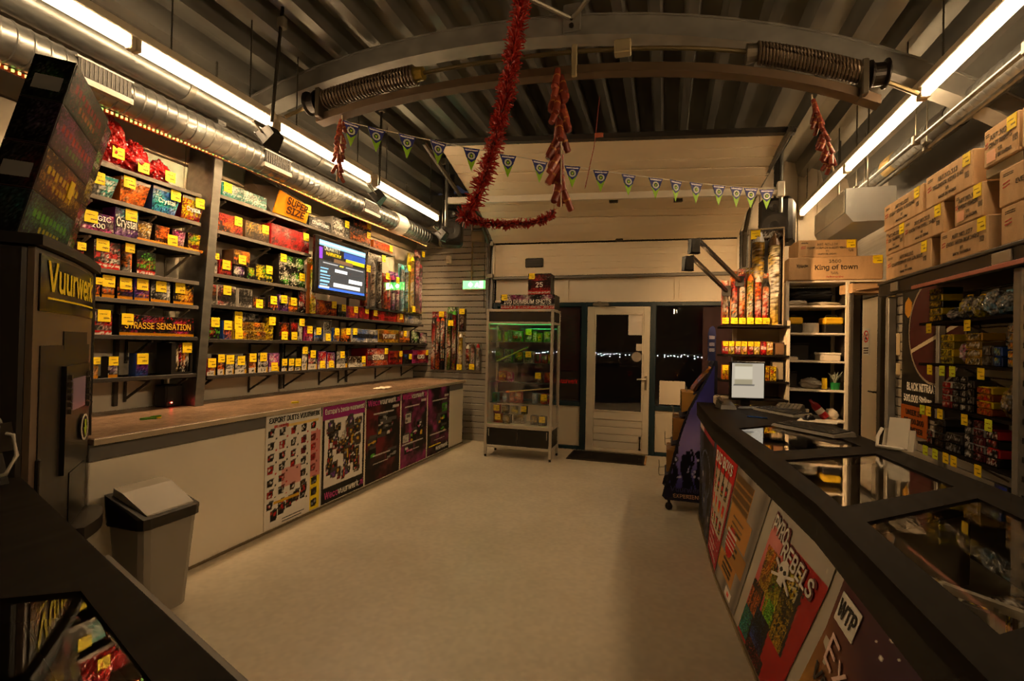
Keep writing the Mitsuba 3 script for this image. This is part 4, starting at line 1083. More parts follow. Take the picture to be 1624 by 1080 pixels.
k = thing('conduit', 'cream electric conduits running down the slat wall beside the beige door', 'conduit')
for y, z0 in ((6.07, .95), (5.98, 1.62), (5.95, 1.62)):
    put(k, 'pipe', between((XR - .02, y, z0), (XR - .02, y, 2.12), .010, 8), bs('c9b37c', .5), smooth=40)
put(k, 'elbow', tube([(XR - .02, 6.07, 1.72), (XR - .02, 6.05, 1.63), (XR - .02, 5.98, 1.62)], .010, 8), bs('c9b37c', .5))
put(k, 'clips', join(*[box(XR - .035, XR - .005, 5.93, 6.0, z, z + .018, .004) for z in (1.75, 2.02)] + [box(XR - .035, XR - .005, 6.055, 6.085, z, z + .018, .004) for z in (1.2, 1.8)]), bs('d9cba4', .5))
for (y0, y1, z0, z1, n) in ((5.93, 6.02, 1.45, 1.60, 'large cream junction box under the conduits'), (5.83, 5.90, 1.44, 1.66, 'cream remote control holder right of the junction box'), (5.94, 6.02, 1.33, 1.44, 'small cream socket below the junction box'), (5.82, 5.89, 1.24, 1.36, 'lowest cream socket beside the black poster')):
    t = thing('junction_box', n, 'switch box')
    put(t, 'housing', box(XR - .06, XR - .004, y0, y1, z0, z1, .008), bs('c8b894', .5))
    put(t, 'cover', box(XR - .066, XR - .059, y0 + .012, y1 - .012, z0 + .015, z1 - .015, .003), bs('dacbab', .45))

# black poster
t = thing('wall_poster', 'large black poster reading BLACK NITRAAT on the right slat wall', 'poster')
mp = Rm((XR - .012, 5.78, .88), -90)
PW, PH = 1.25, 1.22
put(t, 'board', box(0, PW, 0, .008, 0, PH, .002), bs('0f0c0b', .45), mp)
m = cyl(.46, 0, .002, 40, 'y'); v = m.vertices; v[:, 0] = v[:, 0] * 1.0 + .62; v[:, 2] = v[:, 2] * 1.02 + .78; m.vertices = v
put(t, 'red_disc', m, bs('3c1012', .5), mp @ Rm((0, -.002, 0)))
put(t, 'disc_ring', moved(lathe([(.455, -.001), (.475, -.001), (.475, .001), (.455, .001)], 44, 'y'), Rm((.62, -.004, .78))), bs('7d7060', .5), mp)
put(t, 'gold_badge', prism([(.13 + .075 * math.sin(a), 1.02 + .10 * math.cos(a)) for a in np.arange(6) * math.pi / 3], -.004, 0), bs('a9731d', .45), mp)
put(t, 'white_band', barbox((.2, -.004, .60), (1.1, -.004, .86), .002, .035), bs('b3a58c', .5), mp)
for tx, x0, x1, z, hh, c in (('BLACK NITRAAT', .12, .66, .235, .07, 'w'), ('500.000 Strikes', .06, .58, .125, .065, 'w')): letters(t, tx, x0, x1, z, hh, c, mp, y=-.002, align='l')
t = thing('wall_notice', 'orange notice with black lettering under the black poster text', 'notice')
mq = Rm((XR - .03, 5.74, .70), -90)
put(t, 'board', box(0, .50, 0, .01, 0, .27, .002), bs('8f4412', .6), mq)
for i, tx in enumerate(('UNIEK IN', 'DE 500.000', '30 METER')): letters(t, tx, .06 + .01 * i, .46, .185 - .08 * i, .048, 'k', mq)

# carton deck of dark steel
k = thing('carton_rack', 'dark steel rack carrying the brown cartons along the right wall', 'rack')
put(k, 'front_beam', box(1.76, 1.81, 2.25, 5.0, 1.94, 2.04, .006), bs('2c2722', .5, .3))
put(k, 'back_beam', box(2.17, 2.215, 2.25, 5.0, 1.94, 2.04, .006), bs('2c2722', .5, .3))
put(k, 'deck', box(1.75, 2.23, 2.25, 5.0, 2.041, 2.062, .004), bs('3c352d', .6))
put(k, 'beam_plate', box(1.748, 1.762, 3.28, 3.44, 1.965, 2.03, .003), bs('9b9180', .4, .5)); put(k, 'beam_plate', box(1.748, 1.762, 4.62, 4.74, 1.96, 2.03, .003), bs('9b9180', .4, .5))
for y in (4.96, 3.33, 2.28): put(k, 'post', box(1.82, 1.88, y, y + .06, 0, 1.94, .006), 'mat_steel'); put(k, 'rear_post', box(2.175, 2.225, y, y + .05, 0, 1.94, .006), 'mat_steel')
put(k, 'red_edge_strip', box(1.735, 1.747, 3.1, 4.35, 1.935, 1.96, .002), bs('b06a5a', .5))

def carton(y_far, y_near, z0, z1, label, title, x0=1.765, x1=2.20, sub='EVENT KING', tag=True, mat=None, w=None, group='brown shipping cartons on the rack'):
    t = thing('shipping_carton', label, 'carton', group)
    if mat is None: mat, w = Rm((x0, y_far, z0), -90), y_far - y_near
    h = z1 - z0
    put(t, 'box', box(0, w, 0, x1 - x0, 0, h - .002, .006), 'mat_kraft', mat)
    put(t, 'tape', join(box(.003, w - .003, (x1 - x0) / 2 - .03, (x1 - x0) / 2 + .03, h - .002, h - .0005), box(w, w + .001, (x1 - x0) / 2 - .03, (x1 - x0) / 2 + .03, h * .7, h)), bs('b99a6a', .3), mat)
    ink = '43301c'
    for i, (tx, z, hh) in enumerate(((title, .66, .13), (sub, .47, .12), ('1/1', .30, .08), ('MADE IN CHINA', .14, .085))):
        put(t, 'lettering', text_local(tx, w * .16, w * .84, h * z, h * hh, -.001, depth=.001), bs(ink, .7), mat)
    put(t, 'emblem', join(*[barbox((.05 * w, -.001, h * (.5 + d)), (.13 * w, -.001, h * (.54 + d)), .001, .008) for d in (0, .09)]), bs('a8402c', .6), mat)
    put(t, 'small_print', join(*[box(w * .05, w * .17, -.001, 0, h * z, h * (z + .025)) for z in (.78, .83)]), bs(ink, .7), mat)
    put(t, 'code_mark', join(*[box(w * .86 + i * .011, w * .86 + i * .011 + .006, -.001, 0, h * .30, h * .46) for i in range(4)]), bs(ink, .7), mat)
    if tag: price_tag(t, w * .82 if w > .3 else w - .085, h - .085, -.004, mat)
    return t
for a in ((4.87, 4.14, 2.064, 2.275, 'brown carton at the far end of the bottom row on the rack', 'ART.NO.213', 'COUNTDOWN OF THE SUN 100/1'), (4.02, 3.51, 2.064, 2.275, 'brown carton second from the far end, bottom row on the rack', 'ART.NO.227', 'EVENT MEGA BOX 140/2'),
          (4.88, 4.57, 2.277, 2.485, 'short brown carton at the far end of the middle row on the rack', 'ART.NO.221', 'TOP TRADERS'), (4.555, 3.99, 2.277, 2.485, 'long brown carton in the middle row on the rack with a tag at its right', 'ART.NO.323', 'SHOW FAN SHELL 140/1'),
          (3.85, 3.56, 2.277, 2.485, 'short brown carton with an orange sticker in the middle row on the rack', 'ART.NO.301', 'EVENT FINISH'), (4.92, 4.27, 2.487, 2.70, 'brown carton at the far end of the top row on the rack', 'ART.NO.325', 'EVENT KINGS & QUEENS'),
          (4.22, 3.66, 2.487, 2.715, 'large brown carton in the middle of the top row on the rack', 'ART.NO.312', 'THUNDER KING 140'), (3.55, 3.26, 2.545, 2.765, 'tall brown carton nearest the ceiling at the right, with a pale sticker', 'ART.NO.2', 'CRAZY ROBOTS'),
          (3.23, 2.75, 2.545, 2.76, 'brown carton at the right photo edge, top row', 'ART.NO.5', 'GOLD LINE'), (3.41, 2.72, 2.277, 2.485, 'brown carton at the right photo edge, middle row', 'ART.NO.271', 'EVENT MINI KING 100/1'), (3.39, 2.70, 2.064, 2.275, 'brown carton at the right photo edge, bottom row', 'ART.NO.217', 'EVENT KING 100/2')):
    t = carton(*a[:6], sub=a[6])
    if 'sticker' in a[4]:
        w = a[0] - a[1]; put(t, 'sticker', box(.03, .11, -.003, -.001, .02, .085), bs('e0a982', .5), Rm((1.765, a[0], a[2]), -90))
for y0, y1, z in ((3.23, 2.74, 2.487), (3.56, 3.25, 2.487)):
    solo('board_spacer', 'thin board under the %s carton of the top row' % ('edge' if y0 < 3.3 else 'tall'), 'board', box(1.78, 2.19, y1, y0, z, 2.543, .004), bs('8a7a5c', .6))

# shelf unit under the cartons
for i, (z, n) in enumerate(((1.70, 'top'), (1.392, 'second'), (1.083, 'third'), (.785, 'lowest'))):
    k = thing('display_shelf', '%s black shelf on the right wall under the cartons' % n, 'shelf', 'black shelves under the cartons')
    put(k, 'board', box(1.89, 2.19, 3.40, 4.60, z - .022, z - .001, .003), 'mat_blackwood')
    put(k, 'bracket', join(*[barbox((2.19, y, z - .16), (1.95, y, z - .03), .012, .012) for y in (3.5, 4.1)]), bs('5b5246', .45, .3))
    for y in {0: (4.47, 3.98), 1: (4.45, 4.28, 4.15, 3.83), 2: (4.55, 4.46, 4.30, 4.0, 3.75), 3: (4.50, 4.36, 4.22, 4.12, 3.85)}[i]:
        price_tag(k, 0, -.085, -.006, Rm((1.888, y, z), -90), c='d6e02a' if rng.random() < .35 else 'y', s=.072)
SIDE = [(0, 4.50, 4.32, .25, 'kye'), (0, 4.31, 4.19, .09, 'sk w'.replace(' ', '')), (0, 4.17, 4.03, .16, 'swy'), (0, 4.02, 3.90, .15, 'yws'), (0, 3.89, 3.77, .17, 'swu'), (0, 3.76, 3.64, .15, 'uws'),
        (1, 4.33, 4.17, .21, 'yek'), (1, 4.16, 4.03, .16, 'nmw'), (1, 4.02, 3.85, .21, 'ekw'), (1, 3.84, 3.74, .13, 'dks'), (1, 3.73, 3.65, .12, 'byu'), (1, 3.60, 3.48, .25, 'soe'),
        (2, 4.30, 4.18, .185, 'rwr'), (2, 4.17, 4.08, .23, 'kds'), (2, 4.07, 4.0, .235, 'dkw'), (2, 3.995, 3.93, .21, 'kds'), (2, 3.89, 3.74, .18, 'oyr'), (2, 3.72, 3.58, .19, 'nes'),
        (3, 4.51, 4.42, .11, 'kwr'), (3, 4.40, 4.27, .21, 'kdn'), (3, 4.25, 4.05, .13, 'kds'), (3, 4.02, 3.93, .26, 'dsw'), (3, 3.92, 3.81, .26, 'vsk'), (3, 3.79, 3.67, .22, 'krw')]
ZS = (1.70, 1.392, 1.083, .785)
cnt = {}
for s_, y0, y1, h, cols in SIDE:
    i = cnt.get(s_, 0); cnt[s_] = i + 1
    r = np.random.default_rng(700 + s_ * 10 + i)
    n = sum(1 for q in SIDE if q[0] == s_)
    pos = 'leftmost' if i == 0 else ('rightmost' if i == n - 1 else ORD[i] + ' from left')
    ms_ = Rm((1.91, y0, ZS[s_]), -90)
    w = y0 - y1
    bag = s_ == 0 and i > 0 or (s_ == 2 and i == 5) or (s_ == 1 and i == 1)
    t = thing('firecracker_bag' if bag else 'firecracker_stack', '%s and %s %s, %s on the %s black shelf' % (CNAME[cols[0]], CNAME[cols[1]], 'shiny bag of firecrackers' if bag else 'stack of firecracker packs', pos, ['top', 'second', 'third', 'lowest'][s_]), 'firecracker pack', 'firecrackers on the %s black shelf' % ['top', 'second', 'third', 'lowest'][s_])
    if bag:
        sp_ = trimesh.creation.icosphere(3); v = sp_.vertices.copy()
        nz = meshkit.fbm(sp_.vertices * 3 + i + s_, 3, i)
        v *= (0.75 + .5 * nz)[:, None]; v = np.stack([v[:, 0] * w * .5 + w / 2, v[:, 1] * .06 + .07, np.maximum((v[:, 2] * .5 + .5), 0) * h], -1)
        c = art(40, 40, list(cols), 800 + i + 7 * s_)
        cc = c[np.clip((v[:, 2] / h * 39).astype(int), 0, 39), np.clip((v[:, 0] / w * 39).astype(int), 0, 39)]
        put(t, 'bag', trimesh.Trimesh(v, sp_.faces, process=False), 'mat_foil', ms_, color=lin(np.clip(cc, 0, 1)))
        put(t, 'header_card', box(w * .25, w * .75, .06, .066, h * .8, h * 1.05, .002), bs('e' if 'y' in cols else cols[0], .5), ms_)
    else:
        rows_ = max(2, int(h / .045)); hh = h / rows_
        for q in range(rows_):
            p = put(t, 'pack', box(.002, w - .002, r.uniform(0, .006), .13, q * hh + .001, (q + 1) * hh - .002, .006), bs(COL[cols[q % 2 if s_ != 1 else 0]] * (.6 + .3 * (q % 2)), .35), ms_)
            sheet(p, 'pack_print', art(int(w / .012) + 3, 5, list(cols), 900 + q + i * 13 + s_ * 71), flat(.008, w - .008, q * hh + .005, (q + 1) * hh - .006, -.0015), ms_)

k = thing('shelf_post', 'bare galvanised slotted post at the right photo edge', 'post')
put(k, 'post', box(1.80, 1.86, 3.22, 3.29, 0, 1.93, .004), 'mat_galv')
put(k, 'slots', join(*[box(1.797, 1.801, 3.245, 3.262, z, z + .03) for z in np.arange(.3, 1.9, .1)]), bs('14110f', .7))
k = thing('blue_light_wand', 'short glowing blue strip standing below the lowest black shelf', 'light')
put(k, 'strip', join(box(1.885, 1.895, 3.58, 3.59, .50, .66), box(1.885, 1.895, 3.59, 3.66, .65, .66)), bs('b'), emitter=emitter((.03, .12, 1.0), 2.5))
put(k, 'holder', box(1.896, 1.92, 3.56, 3.68, .42, .70, .004), bs('12100e', .6))
put(k, 'foot', box(1.86, 1.95, 3.54, 3.70, 0, .42, .004), bs('12100e', .6))

# ------------------------------------------------------------------ white open rack facing the counter, with its things
RX0, RX1, RY = 1.15, 1.70, 5.5
k = thing('open_rack', 'white open rack of shelves behind the counter monitor', 'rack')
for x in (RX0, RX1 - .03): put(k, 'upright', box(x, x + .03, RY, RY + .03, 0, 2.16, .003), bs('d3c9b6', .45)); put(k, 'rear_upright', box(x, x + .03, RY + .42, RY + .45, 0, 2.16, .003), bs('d3c9b6', .45))
put(k, 'side_panel', box(RX0 + .005, RX0 + .02, RY + .03, RY + .42, 0, 2.14), bs('cfc3ad', .5)); put(k, 'side_panel', box(RX1 + .0, RX1 + .03, RY - .02, RY + .45, 0, 2.14, .004), bs('3a342c', .5))
put(k, 'back_panel', box(RX0 + .02, RX1, RY + .45, RY + .46, 0, 2.14), bs('15120f', .6))
RZ = (1.915, 1.645, 1.37, 1.085, .79, .5)
for z in RZ + (2.16,): put(k, 'shelf', box(RX0 + .02, RX1 - .005 if z < 2.1 else 2.0, RY + .002, RY + .44, z - .02, z, .003), bs('ddd3c0', .45))
def cloth(x0, x1, z0, z1, c, label, seed, y=RY + .04):
    s = trimesh.creation.icosphere(3); v = s.vertices * (.7 + .6 * meshkit.fbm(s.vertices * 3 + seed, 3, seed))[:, None]
    v = np.stack([(v[:, 0] * .5 + .5) * (x1 - x0) + x0, y + .13 + v[:, 1] * .12, z0 + np.maximum(0, v[:, 2] * .5 + .42) * (z1 - z0)], -1)
    return solo('folded_cloth' if 'bag' not in label else 'bag', label, 'clothing' if 'bag' not in label else 'bag', trimesh.Trimesh(v, s.faces, process=False), bs(c, .7), smooth=True)
cloth(1.18, 1.38, 1.917, 1.985, 'c8bfae', 'pale folded cloth, left on the top shelf of the white rack', 4)
cloth(1.22, 1.62, 1.99, 2.10, '14181f', 'dark blue clothing heap on the top shelf of the white rack', 6, RY + .08)
cloth(1.36, 1.66, 1.917, 1.965, 'bdb29c', 'pale folded cloth, right on the top shelf of the white rack', 8)
for x0, x1, n in ((1.19, 1.31, 'yellow and black toolbox, left on the second shelf of the white rack'), (1.50, 1.66, 'yellow and black toolbox, right on the second shelf of the white rack')):
    t = thing('toolbox', n, 'toolbox')
    put(t, 'case', box(x0, x1, RY + .03, RY + .25, 1.647, 1.73, .008), bs('14110e', .4)); put(t, 'lid', box(x0, x1, RY + .025, RY + .25, 1.732, 1.80, .012), bs('d8a818', .4))
    put(t, 'handle', tube([(x0 + .03, RY + .12, 1.80), (x0 + .035, RY + .12, 1.822), (x1 - .035, RY + .12, 1.822), (x1 - .03, RY + .12, 1.80)], .007, 6), bs('14110e', .4))
t = thing('paper_roll', 'white paper roll between the toolboxes on the white rack', 'roll'); m = cyl(.075, 1.647, 1.745, 26); put(t, 'roll', moved(m, Rm((1.40, RY + .13, 0))), bs('d9cfbc', .6)); put(t, 'core', moved(cyl(.02, 1.744, 1.747, 16), Rm((1.40, RY + .13, 0))), bs('4c4030', .7))
t = thing('storage_box', 'small white storage box on the third shelf of the white rack', 'box'); put(t, 'case', box(1.46, 1.64, RY + .03, RY + .2, 1.372, 1.43, .006), bs('d9cebb', .45)); put(t, 'lid', box(1.455, 1.645, RY + .025, RY + .205, 1.431, 1.452, .005), bs('e3d9c8', .4))
t = thing('paper_stack', 'low stack of white paper, left on the third shelf of the white rack', 'paper'); put(t, 'sheets', box(1.18, 1.27, RY + .02, RY + .2, 1.372, 1.40, .003), bs('cfc4ae', .6)); put(t, 'top_sheet', box(1.185, 1.268, RY + .015, RY + .2, 1.401, 1.404), bs('e4d9c5', .6))
cloth(1.32, 1.52, 1.087, 1.20, '9a9184', 'grey plastic bag on the fourth shelf of the white rack', 14)
t = thing('yellow_card', 'small yellow card standing on the fourth shelf of the white rack', 'card'); put(t, 'card', box(1.49, 1.535, RY + .06, RY + .066, 1.087, 1.20), bs('c9a818', .5)); put(t, 'stand', box(1.485, 1.54, RY + .05, RY + .10, 1.086, 1.092), bs('3a3228', .5))
t = thing('potted_plant', 'small grey plant in a green pot on the fourth shelf of the white rack', 'plant')
put(t, 'pot', moved(lathe([(0, 0), (.035, 0), (.045, .07), (.038, .07), (.036, .06), (0, .06)], 18), Rm((1.615, RY + .1, 1.087))), bs('1f7a3a', .4))
r = np.random.default_rng(4)
put(t, 'leaves', join(*[tube([(1.615, RY + .1, 1.15), (1.615 + a * .5, RY + .1 + b * .5, 1.22), (1.615 + a, RY + .1 + b, 1.20 + c)], [.006, .008, .002], 4) for a, b, c in zip(r.normal(0, .03, 16), r.normal(0, .03, 16), r.uniform(0, .07, 16))]), bs('8d9384', .6))
t = thing('red_bottle', 'tilted red and white bottle lying on the fifth shelf of the white rack', 'bottle')
mm = mi_m = trimesh.transformations.rotation_matrix(math.radians(-40), (0, 1, 0)); mm = Rm((1.52, RY + .1, .83)) @ mm
put(t, 'body', lathe([(0, -.03), (.035, -.03), (.038, 0), (.038, .12), (.016, .16), (.014, .19), (0, .19)], 18), bs('8c1a1e', .3), mm, smooth=40); put(t, 'white_label', lathe([(.0385, .03), (.0387, .03), (.0387, .08), (.0385, .08)], 18), bs('d8cdb8', .5), mm)
cloth(1.56, 1.66, .792, .90, 'cfc6b5', 'crumpled clear plastic bag, right on the fifth shelf of the white rack', 21)
for x in (1.22, 1.30, 1.36):
    t = thing('paper_cup', 'white paper cup on the fifth shelf of the white rack, %s' % {1.22: 'leftmost', 1.30: 'middle', 1.36: 'rightmost of three'}[x], 'cup', 'paper cups on the white rack')
    put(t, 'cup', moved(lathe([(0, 0), (.024, 0), (.032, .085), (.029, .085), (.022, .005), (0, .005)], 18), Rm((x, RY + .1, .792))), bs('cdbfa6', .5)); put(t, 'rim', moved(lathe([(.030, .083), (.034, .085), (.030, .089)], 18), Rm((x, RY + .1, .792))), bs('ddd2bd', .5))
for x0, x1, y_, z0, h, c, n in ((1.19, 1.42, .25, 1.372, .16, '1b1815', 'black plastic crate at the back of the third shelf of the white rack'), (1.18, 1.31, .22, 1.087, .15, '221c17', 'dark box at the back left of the fourth shelf of the white rack'), (1.17, 1.205, .06, .792, .14, '8d6a3c', 'brown cardboard box at the left end of the fifth shelf of the white rack')):
    t = thing('storage_box', n, 'box'); put(t, 'case', box(x0, x1, RY + y_, RY + y_ + .15, z0, z0 + h, .006), bs(c, .5)); put(t, 'lid', box(x0 - .003, x1 + .003, RY + y_ - .003, RY + y_ + .153, z0 + h, z0 + h + .018, .004), bs(c, .4))
k = thing('grey_column', 'grey steel door post between the white rack and the beige door', 'post'); put(k, 'post', box(1.86, 1.95, 5.98, 6.05, 0, 2.16, .006), bs('6d675c', .5)); put(k, 'edge', box(1.95, 1.965, 5.98, 6.05, 0, 2.16), bs('1c1815', .6))

# cartons on the white rack
t = thing('shipping_carton', 'long brown carton reading King of town on top of the white rack', 'carton')
mk = Rm((1.165, RY - .02, 2.162), 0)
put(t, 'box', box(0, .80, 0, .42, 0, .225, .006), 'mat_kraft', mk)
for tx, z, hh, x0, x1, c in (('3500', .165, .03, .3, .5, '43301c'), ('King of town', .10, .045, .12, .70, '3a2814'), ('7/25.', .055, .02, .3, .5, '43301c'), ('Ordina sample', .022, .016, .28, .52, 'a34a30'), ('Xplode', .125, .03, .07, .17, '2a1c10')): put(t, 'lettering', text_local(tx, x0, x1, z, hh, -.001, depth=.001), bs(c, .7), mk)
price_tag(t, .715, .15, -.004, mk)
mk = Rm((1.25, RY - .0, 2.389), 4)
t = carton(0, 0, 0, .175, 'smaller brown carton lying slightly turned on the King of town carton', 'ART.NO.319', 0, .30, 'COUNTDOWN ON SUNDAY NIGHT', True, mk, .52)
t = thing('cardboard_scrap', 'folded brown cardboard under the right end of the rack top', 'cardboard'); put(t, 'sheet', moved(box(0, .30, 0, .22, 0, .09, .006), Rm((1.70, 5.44, 2.03), 12)), 'mat_kraft'); put(t, 'flap', moved(barbox((.02, -.01, .02), (.28, -.05, .06), .05, .01), Rm((1.70, 5.44, 2.03), 12)), 'mat_kraft')

# ------------------------------------------------------------------ rocket corner left of the rack
k = thing('corner_shelf', 'dark shelf unit with rockets and small boxes behind the monitor', 'shelf')
for z in (1.70, 1.418, 1.17, 1.0): put(k, 'board', box(.52, 1.12, 5.18, 5.52, z - .022, z - .001, .003), 'mat_blackwood')
put(k, 'back_panel', box(.70, 1.13, 5.53, 5.545, .6, 2.2), bs('8f816a', .55)); put(k, 'post', box(.66, .70, 5.45, 5.50, 0, 1.70, .004), bs('b7ab95', .4, .3)); put(k, 'post', box(1.10, 1.13, 5.2, 5.52, 0, 1.75, .004), bs('c9bda8', .45))
for i, (x, h, cols) in enumerate(((.525, .44, 'rok'), (.605, .53, 'okr'), (.675, .55, 'row'), (.745, .56, 'oyk'), (.815, .52, 'wro'), (.88, .50, 'kor'))):
    rocket_pack(.066, h, cols, Rm((x, 5.17, 1.701), 0), '%s in the row of lit red rocket packs on the corner shelf' % (['leftmost pack', 'second pack', 'third pack', 'fourth pack', 'fifth pack', 'rightmost pack'][i]), 'lit rocket packs on the corner shelf', 1, 'B', seed=60 + i)
mt = Rm((.78, 5.24, 1.701), -8)
t = rocket_pack(.28, .92, 'sne', mt, 'tall clear rocket box towering over the lit rocket packs on the corner shelf', None, 2, 'L', seed=70, rad=.055)
put(t, 'box_frame', join(*[box(x, x + .012, y, y + .012, 0, .93) for x in (-.01, .278) for y in (-.02, .13)] + [box(-.01, .29, y, y + .012, z, z + .012) for y in (-.02, .13) for z in (0, .92)]), bs('b9a78c', .25, .5), mt)
put(t, 'side_card', box(.279, .283, -.01, .13, .01, .92), bs('6a5a4a', .25, .4), mt)
put(t, 'small_packs', join(*[box(.02 + .085 * i, .09 + .085 * i, -.012, -.007, .01, .30) for i in range(3)]), bs('2a1d14', .3), mt)
put(t, 'yellow_strip', box(.20, .235, -.016, -.012, .03, .42), bs('y', .4), mt)
for i, x in enumerate(np.arange(.54, .98, .056)):
    t = product('B', .05, .125, ['e' if i % 2 else 'r', 'row'[i % 3], 'w', 'k'], 'C' if i < 6 else '', None, '', Rm((x, 5.19, 1.419), 0), 'red and yellow mini box, %s on the second corner shelf' % ('leftmost' if i == 0 else ORD[i] + ' from left'), 'small boxes on the second corner shelf', depth=.1)
for i, x in enumerate(np.arange(.54, .98, .06)):
    t = product('B', .054, .14, ['e' if i % 2 else 'o', 'nrk'[i % 3], 'y'], 'C' if i < 5 else '', None, '', Rm((x, 5.19, 1.171), 0), 'orange mini firework box, %s on the third corner shelf' % ('leftmost' if i == 0 else ORD[i] + ' from left'), 'small boxes on the third corner shelf', depth=.1)
t = thing('picture_frame', 'black frame with a pale print right on the third corner shelf', 'frame'); put(t, 'frame', box(.97, 1.09, 5.22, 5.24, 1.171, 1.37, .005), bs('14110e', .4)); put(t, 'print', box(.985, 1.075, 5.217, 5.221, 1.19, 1.35), bs('8f826c', .6))
t = thing('picture_frame', 'dark photo box at the right end of the second corner shelf', 'box'); put(t, 'box', box(1.0, 1.08, 5.2, 5.3, 1.419, 1.54, .004), bs('3a2418', .5)); put(t, 'print', box(1.005, 1.075, 5.197, 5.2, 1.43, 1.53), bs('6a4a2c', .6))

# two lamp arms
for i, (a, b) in enumerate((((.245, 4.3, 2.36), (.68, 5.15, 2.12)), ((.20, 4.3, 2.22), (.56, 5.15, 2.03)))):
    t = thing('arm_spotlight', '%s black lamp arm reaching out over the lit rocket packs' % ['upper', 'lower'][i], 'lamp')
    a, b = np.array(a), np.array(b)
    put(t, 'arm', barbox(a, b, .028, .03), bs('191614', .35, .4)); 
    hd = a + [-.03, -.02, -.05]
    put(t, 'lamp_head', moved(hull([(sx * .035, sy * .03, z) for sx in (-1, 1) for sy in (-1, 1) for z in (-.06, .05)] + [(sx * .045, sy * .02, -.07) for sx in (-1, 1) for sy in (-1, 1)]), Rm(hd, 30)), bs('12100e', .35))
    put(t, 'swivel', between(a, hd, .012), bs('12100e', .4))
    g = put(t, 'lamp_glass', moved(box(-.03, .03, .0295, .033, -.055, .03), Rm(hd, -20)), bs('w'), emitter=emitter(WARM, 14))
    put(t, 'wall_plate', box(b[0] - .04, b[0] + .04, b[1] - .0, b[1] + .02, b[2] - .05, b[2] + .05, .004), bs('191614', .4))
    src = hd + [.03, .07, -.02]
    scene[t + '_beam'] = {'type': 'spot', 'to_world': T4().look_at(origin=src.tolist(), target=[.75, 5.2, 1.95], up=[0, 0, 1]), 'intensity': {'type': 'rgb', 'value': (np.array([1, .58, .25]) * 1.9).tolist()}, 'cutoff_angle': 48, 'beam_width': 20}

# ------------------------------------------------------------------ ceiling-side things: speakers, air heater, floodlights
def speaker(c, rot, label, sz=.34):
    t = thing('loudspeaker', label, 'speaker')
    m = Rm(c, rot)
    put(t, 'cabinet', box(-sz / 2, sz / 2, 0, .3, -sz * .75, sz * .75, .04), bs('0e0c0b', .5), m)
    put(t, 'woofer', moved(lathe([(0, .02), (.06, .0), (.12, -.012), (.14, -.01), (.14, .012), (0, .03)], 26, 'y'), m @ Rm((0, -.004, -.06))), bs('191614', .5))
    put(t, 'horn', moved(lathe([(0, .02), (.03, .0), (.055, -.01), (.055, .01), (0, .02)], 20, 'y'), m @ Rm((0, -.004, .15))), bs('1c1916', .4))
    put(t, 'bracket', box(-.03, .03, .1, .14, sz * .75, sz * .75 + .5), bs('14110f', .5), m)
    return t
speaker((-2.86, 6.25, 3.10), 25, 'big black loudspeaker hung in the left corner by the garland end')
speaker((1.13, 6.0, 2.90), -20, 'big black loudspeaker hung right of the overhead door')

t = thing('air_heater', 'silver box air heater hung over the rack corner', 'heater')
mh = Rm((1.52, 6.0, 2.62), -90)
put(t, 'housing', hull([(x, y, z) for x in (0, .95) for y, z in ((0, .08), (0, .30), (.38, .30), (.38, .0), (.06, .0))]), bs('9b9b98', .38, .5), mh)
put(t, 'front_grille', box(.02, .93, -.008, 0, .09, .29, .003), bs('cfcabc', .4, .4), mh)
put(t, 'grille_slats', join(*[box(.04, .91, -.012, -.007, z, z + .006) for z in np.arange(.10, .28, .018)]), bs('b8b2a2', .4, .4), mh)
for x in (.1, .85): put(t, 'hanger', between((x, .2, .3), (x, .2, 1.05), .007, 6), bs('5b564d', .4, .7), mh)

def flood(c, top, tgt, label):
    t = thing('floodlight', label, 'floodlight')
    c, tgt = np.array(c), np.array(tgt)
    d = (tgt - c) / np.linalg.norm(tgt - c)
    s = np.cross(d, [0, 0, 1]); s /= np.linalg.norm(s); u = np.cross(s, d)
    B = np.eye(4); B[:3, 0], B[:3, 1], B[:3, 2], B[:3, 3] = s, d, u, c
    put(t, 'pole', between(c + [0, 0, .12], np.array(top) + [0, 0, .13], .012, 8), bs('3c3830', .35, .8))
    put(t, 'yoke', join(barbox((-.085, 0, 0), (-.085, 0, .13), .006, .03), barbox((.085, 0, 0), (.085, 0, .13), .006, .03), barbox((-.088, 0, .128), (.088, 0, .128), .03, .008)), bs('6e675b', .4, .7), B)
    put(t, 'lamp_body', hull([(sx * .075, .05, sz * .062) for sx in (-1, 1) for sz in (-1, 1)] + [(sx * .05, -.06, sz * .045) for sx in (-1, 1) for sz in (-1, 1)]), bs('14120f', .4), B)
    put(t, 'bezel', join(box(-.082, .082, .05, .062, .056, .07), box(-.082, .082, .05, .062, -.07, -.056), box(-.082, -.068, .05, .062, -.056, .056), box(.068, .082, .05, .062, -.056, .056)), bs('1f1c18', .4), B)
    put(t, 'lamp_glass', box(-.066, .066, .051, .054, -.054, .054), bs('w'), B, emitter=emitter(WARM, 6))
    put(t, 'clamp', box(top[0] - .03, top[0] + .03, top[1] - .025, top[1] + .025, top[2] - .04, top[2] + .05, .006), bs('8d8676', .4, .6))
    src = c + d * .075
    scene[t + '_beam'] = {'type': 'spot', 'to_world': T4().look_at(origin=src.tolist(), target=tgt.tolist(), up=[0, 0, 1]), 'intensity': {'type': 'rgb', 'value': (np.array([1, .60, .27]) * SPOT_I).tolist()}, 'cutoff_angle': 62, 'beam_width': 35}
flood((-2.86, 2.98, 2.99), (-2.86, 3.06, 3.90), (-3.6, 3.0, 2.35), 'first black floodlight on a pole between the left tube lights')
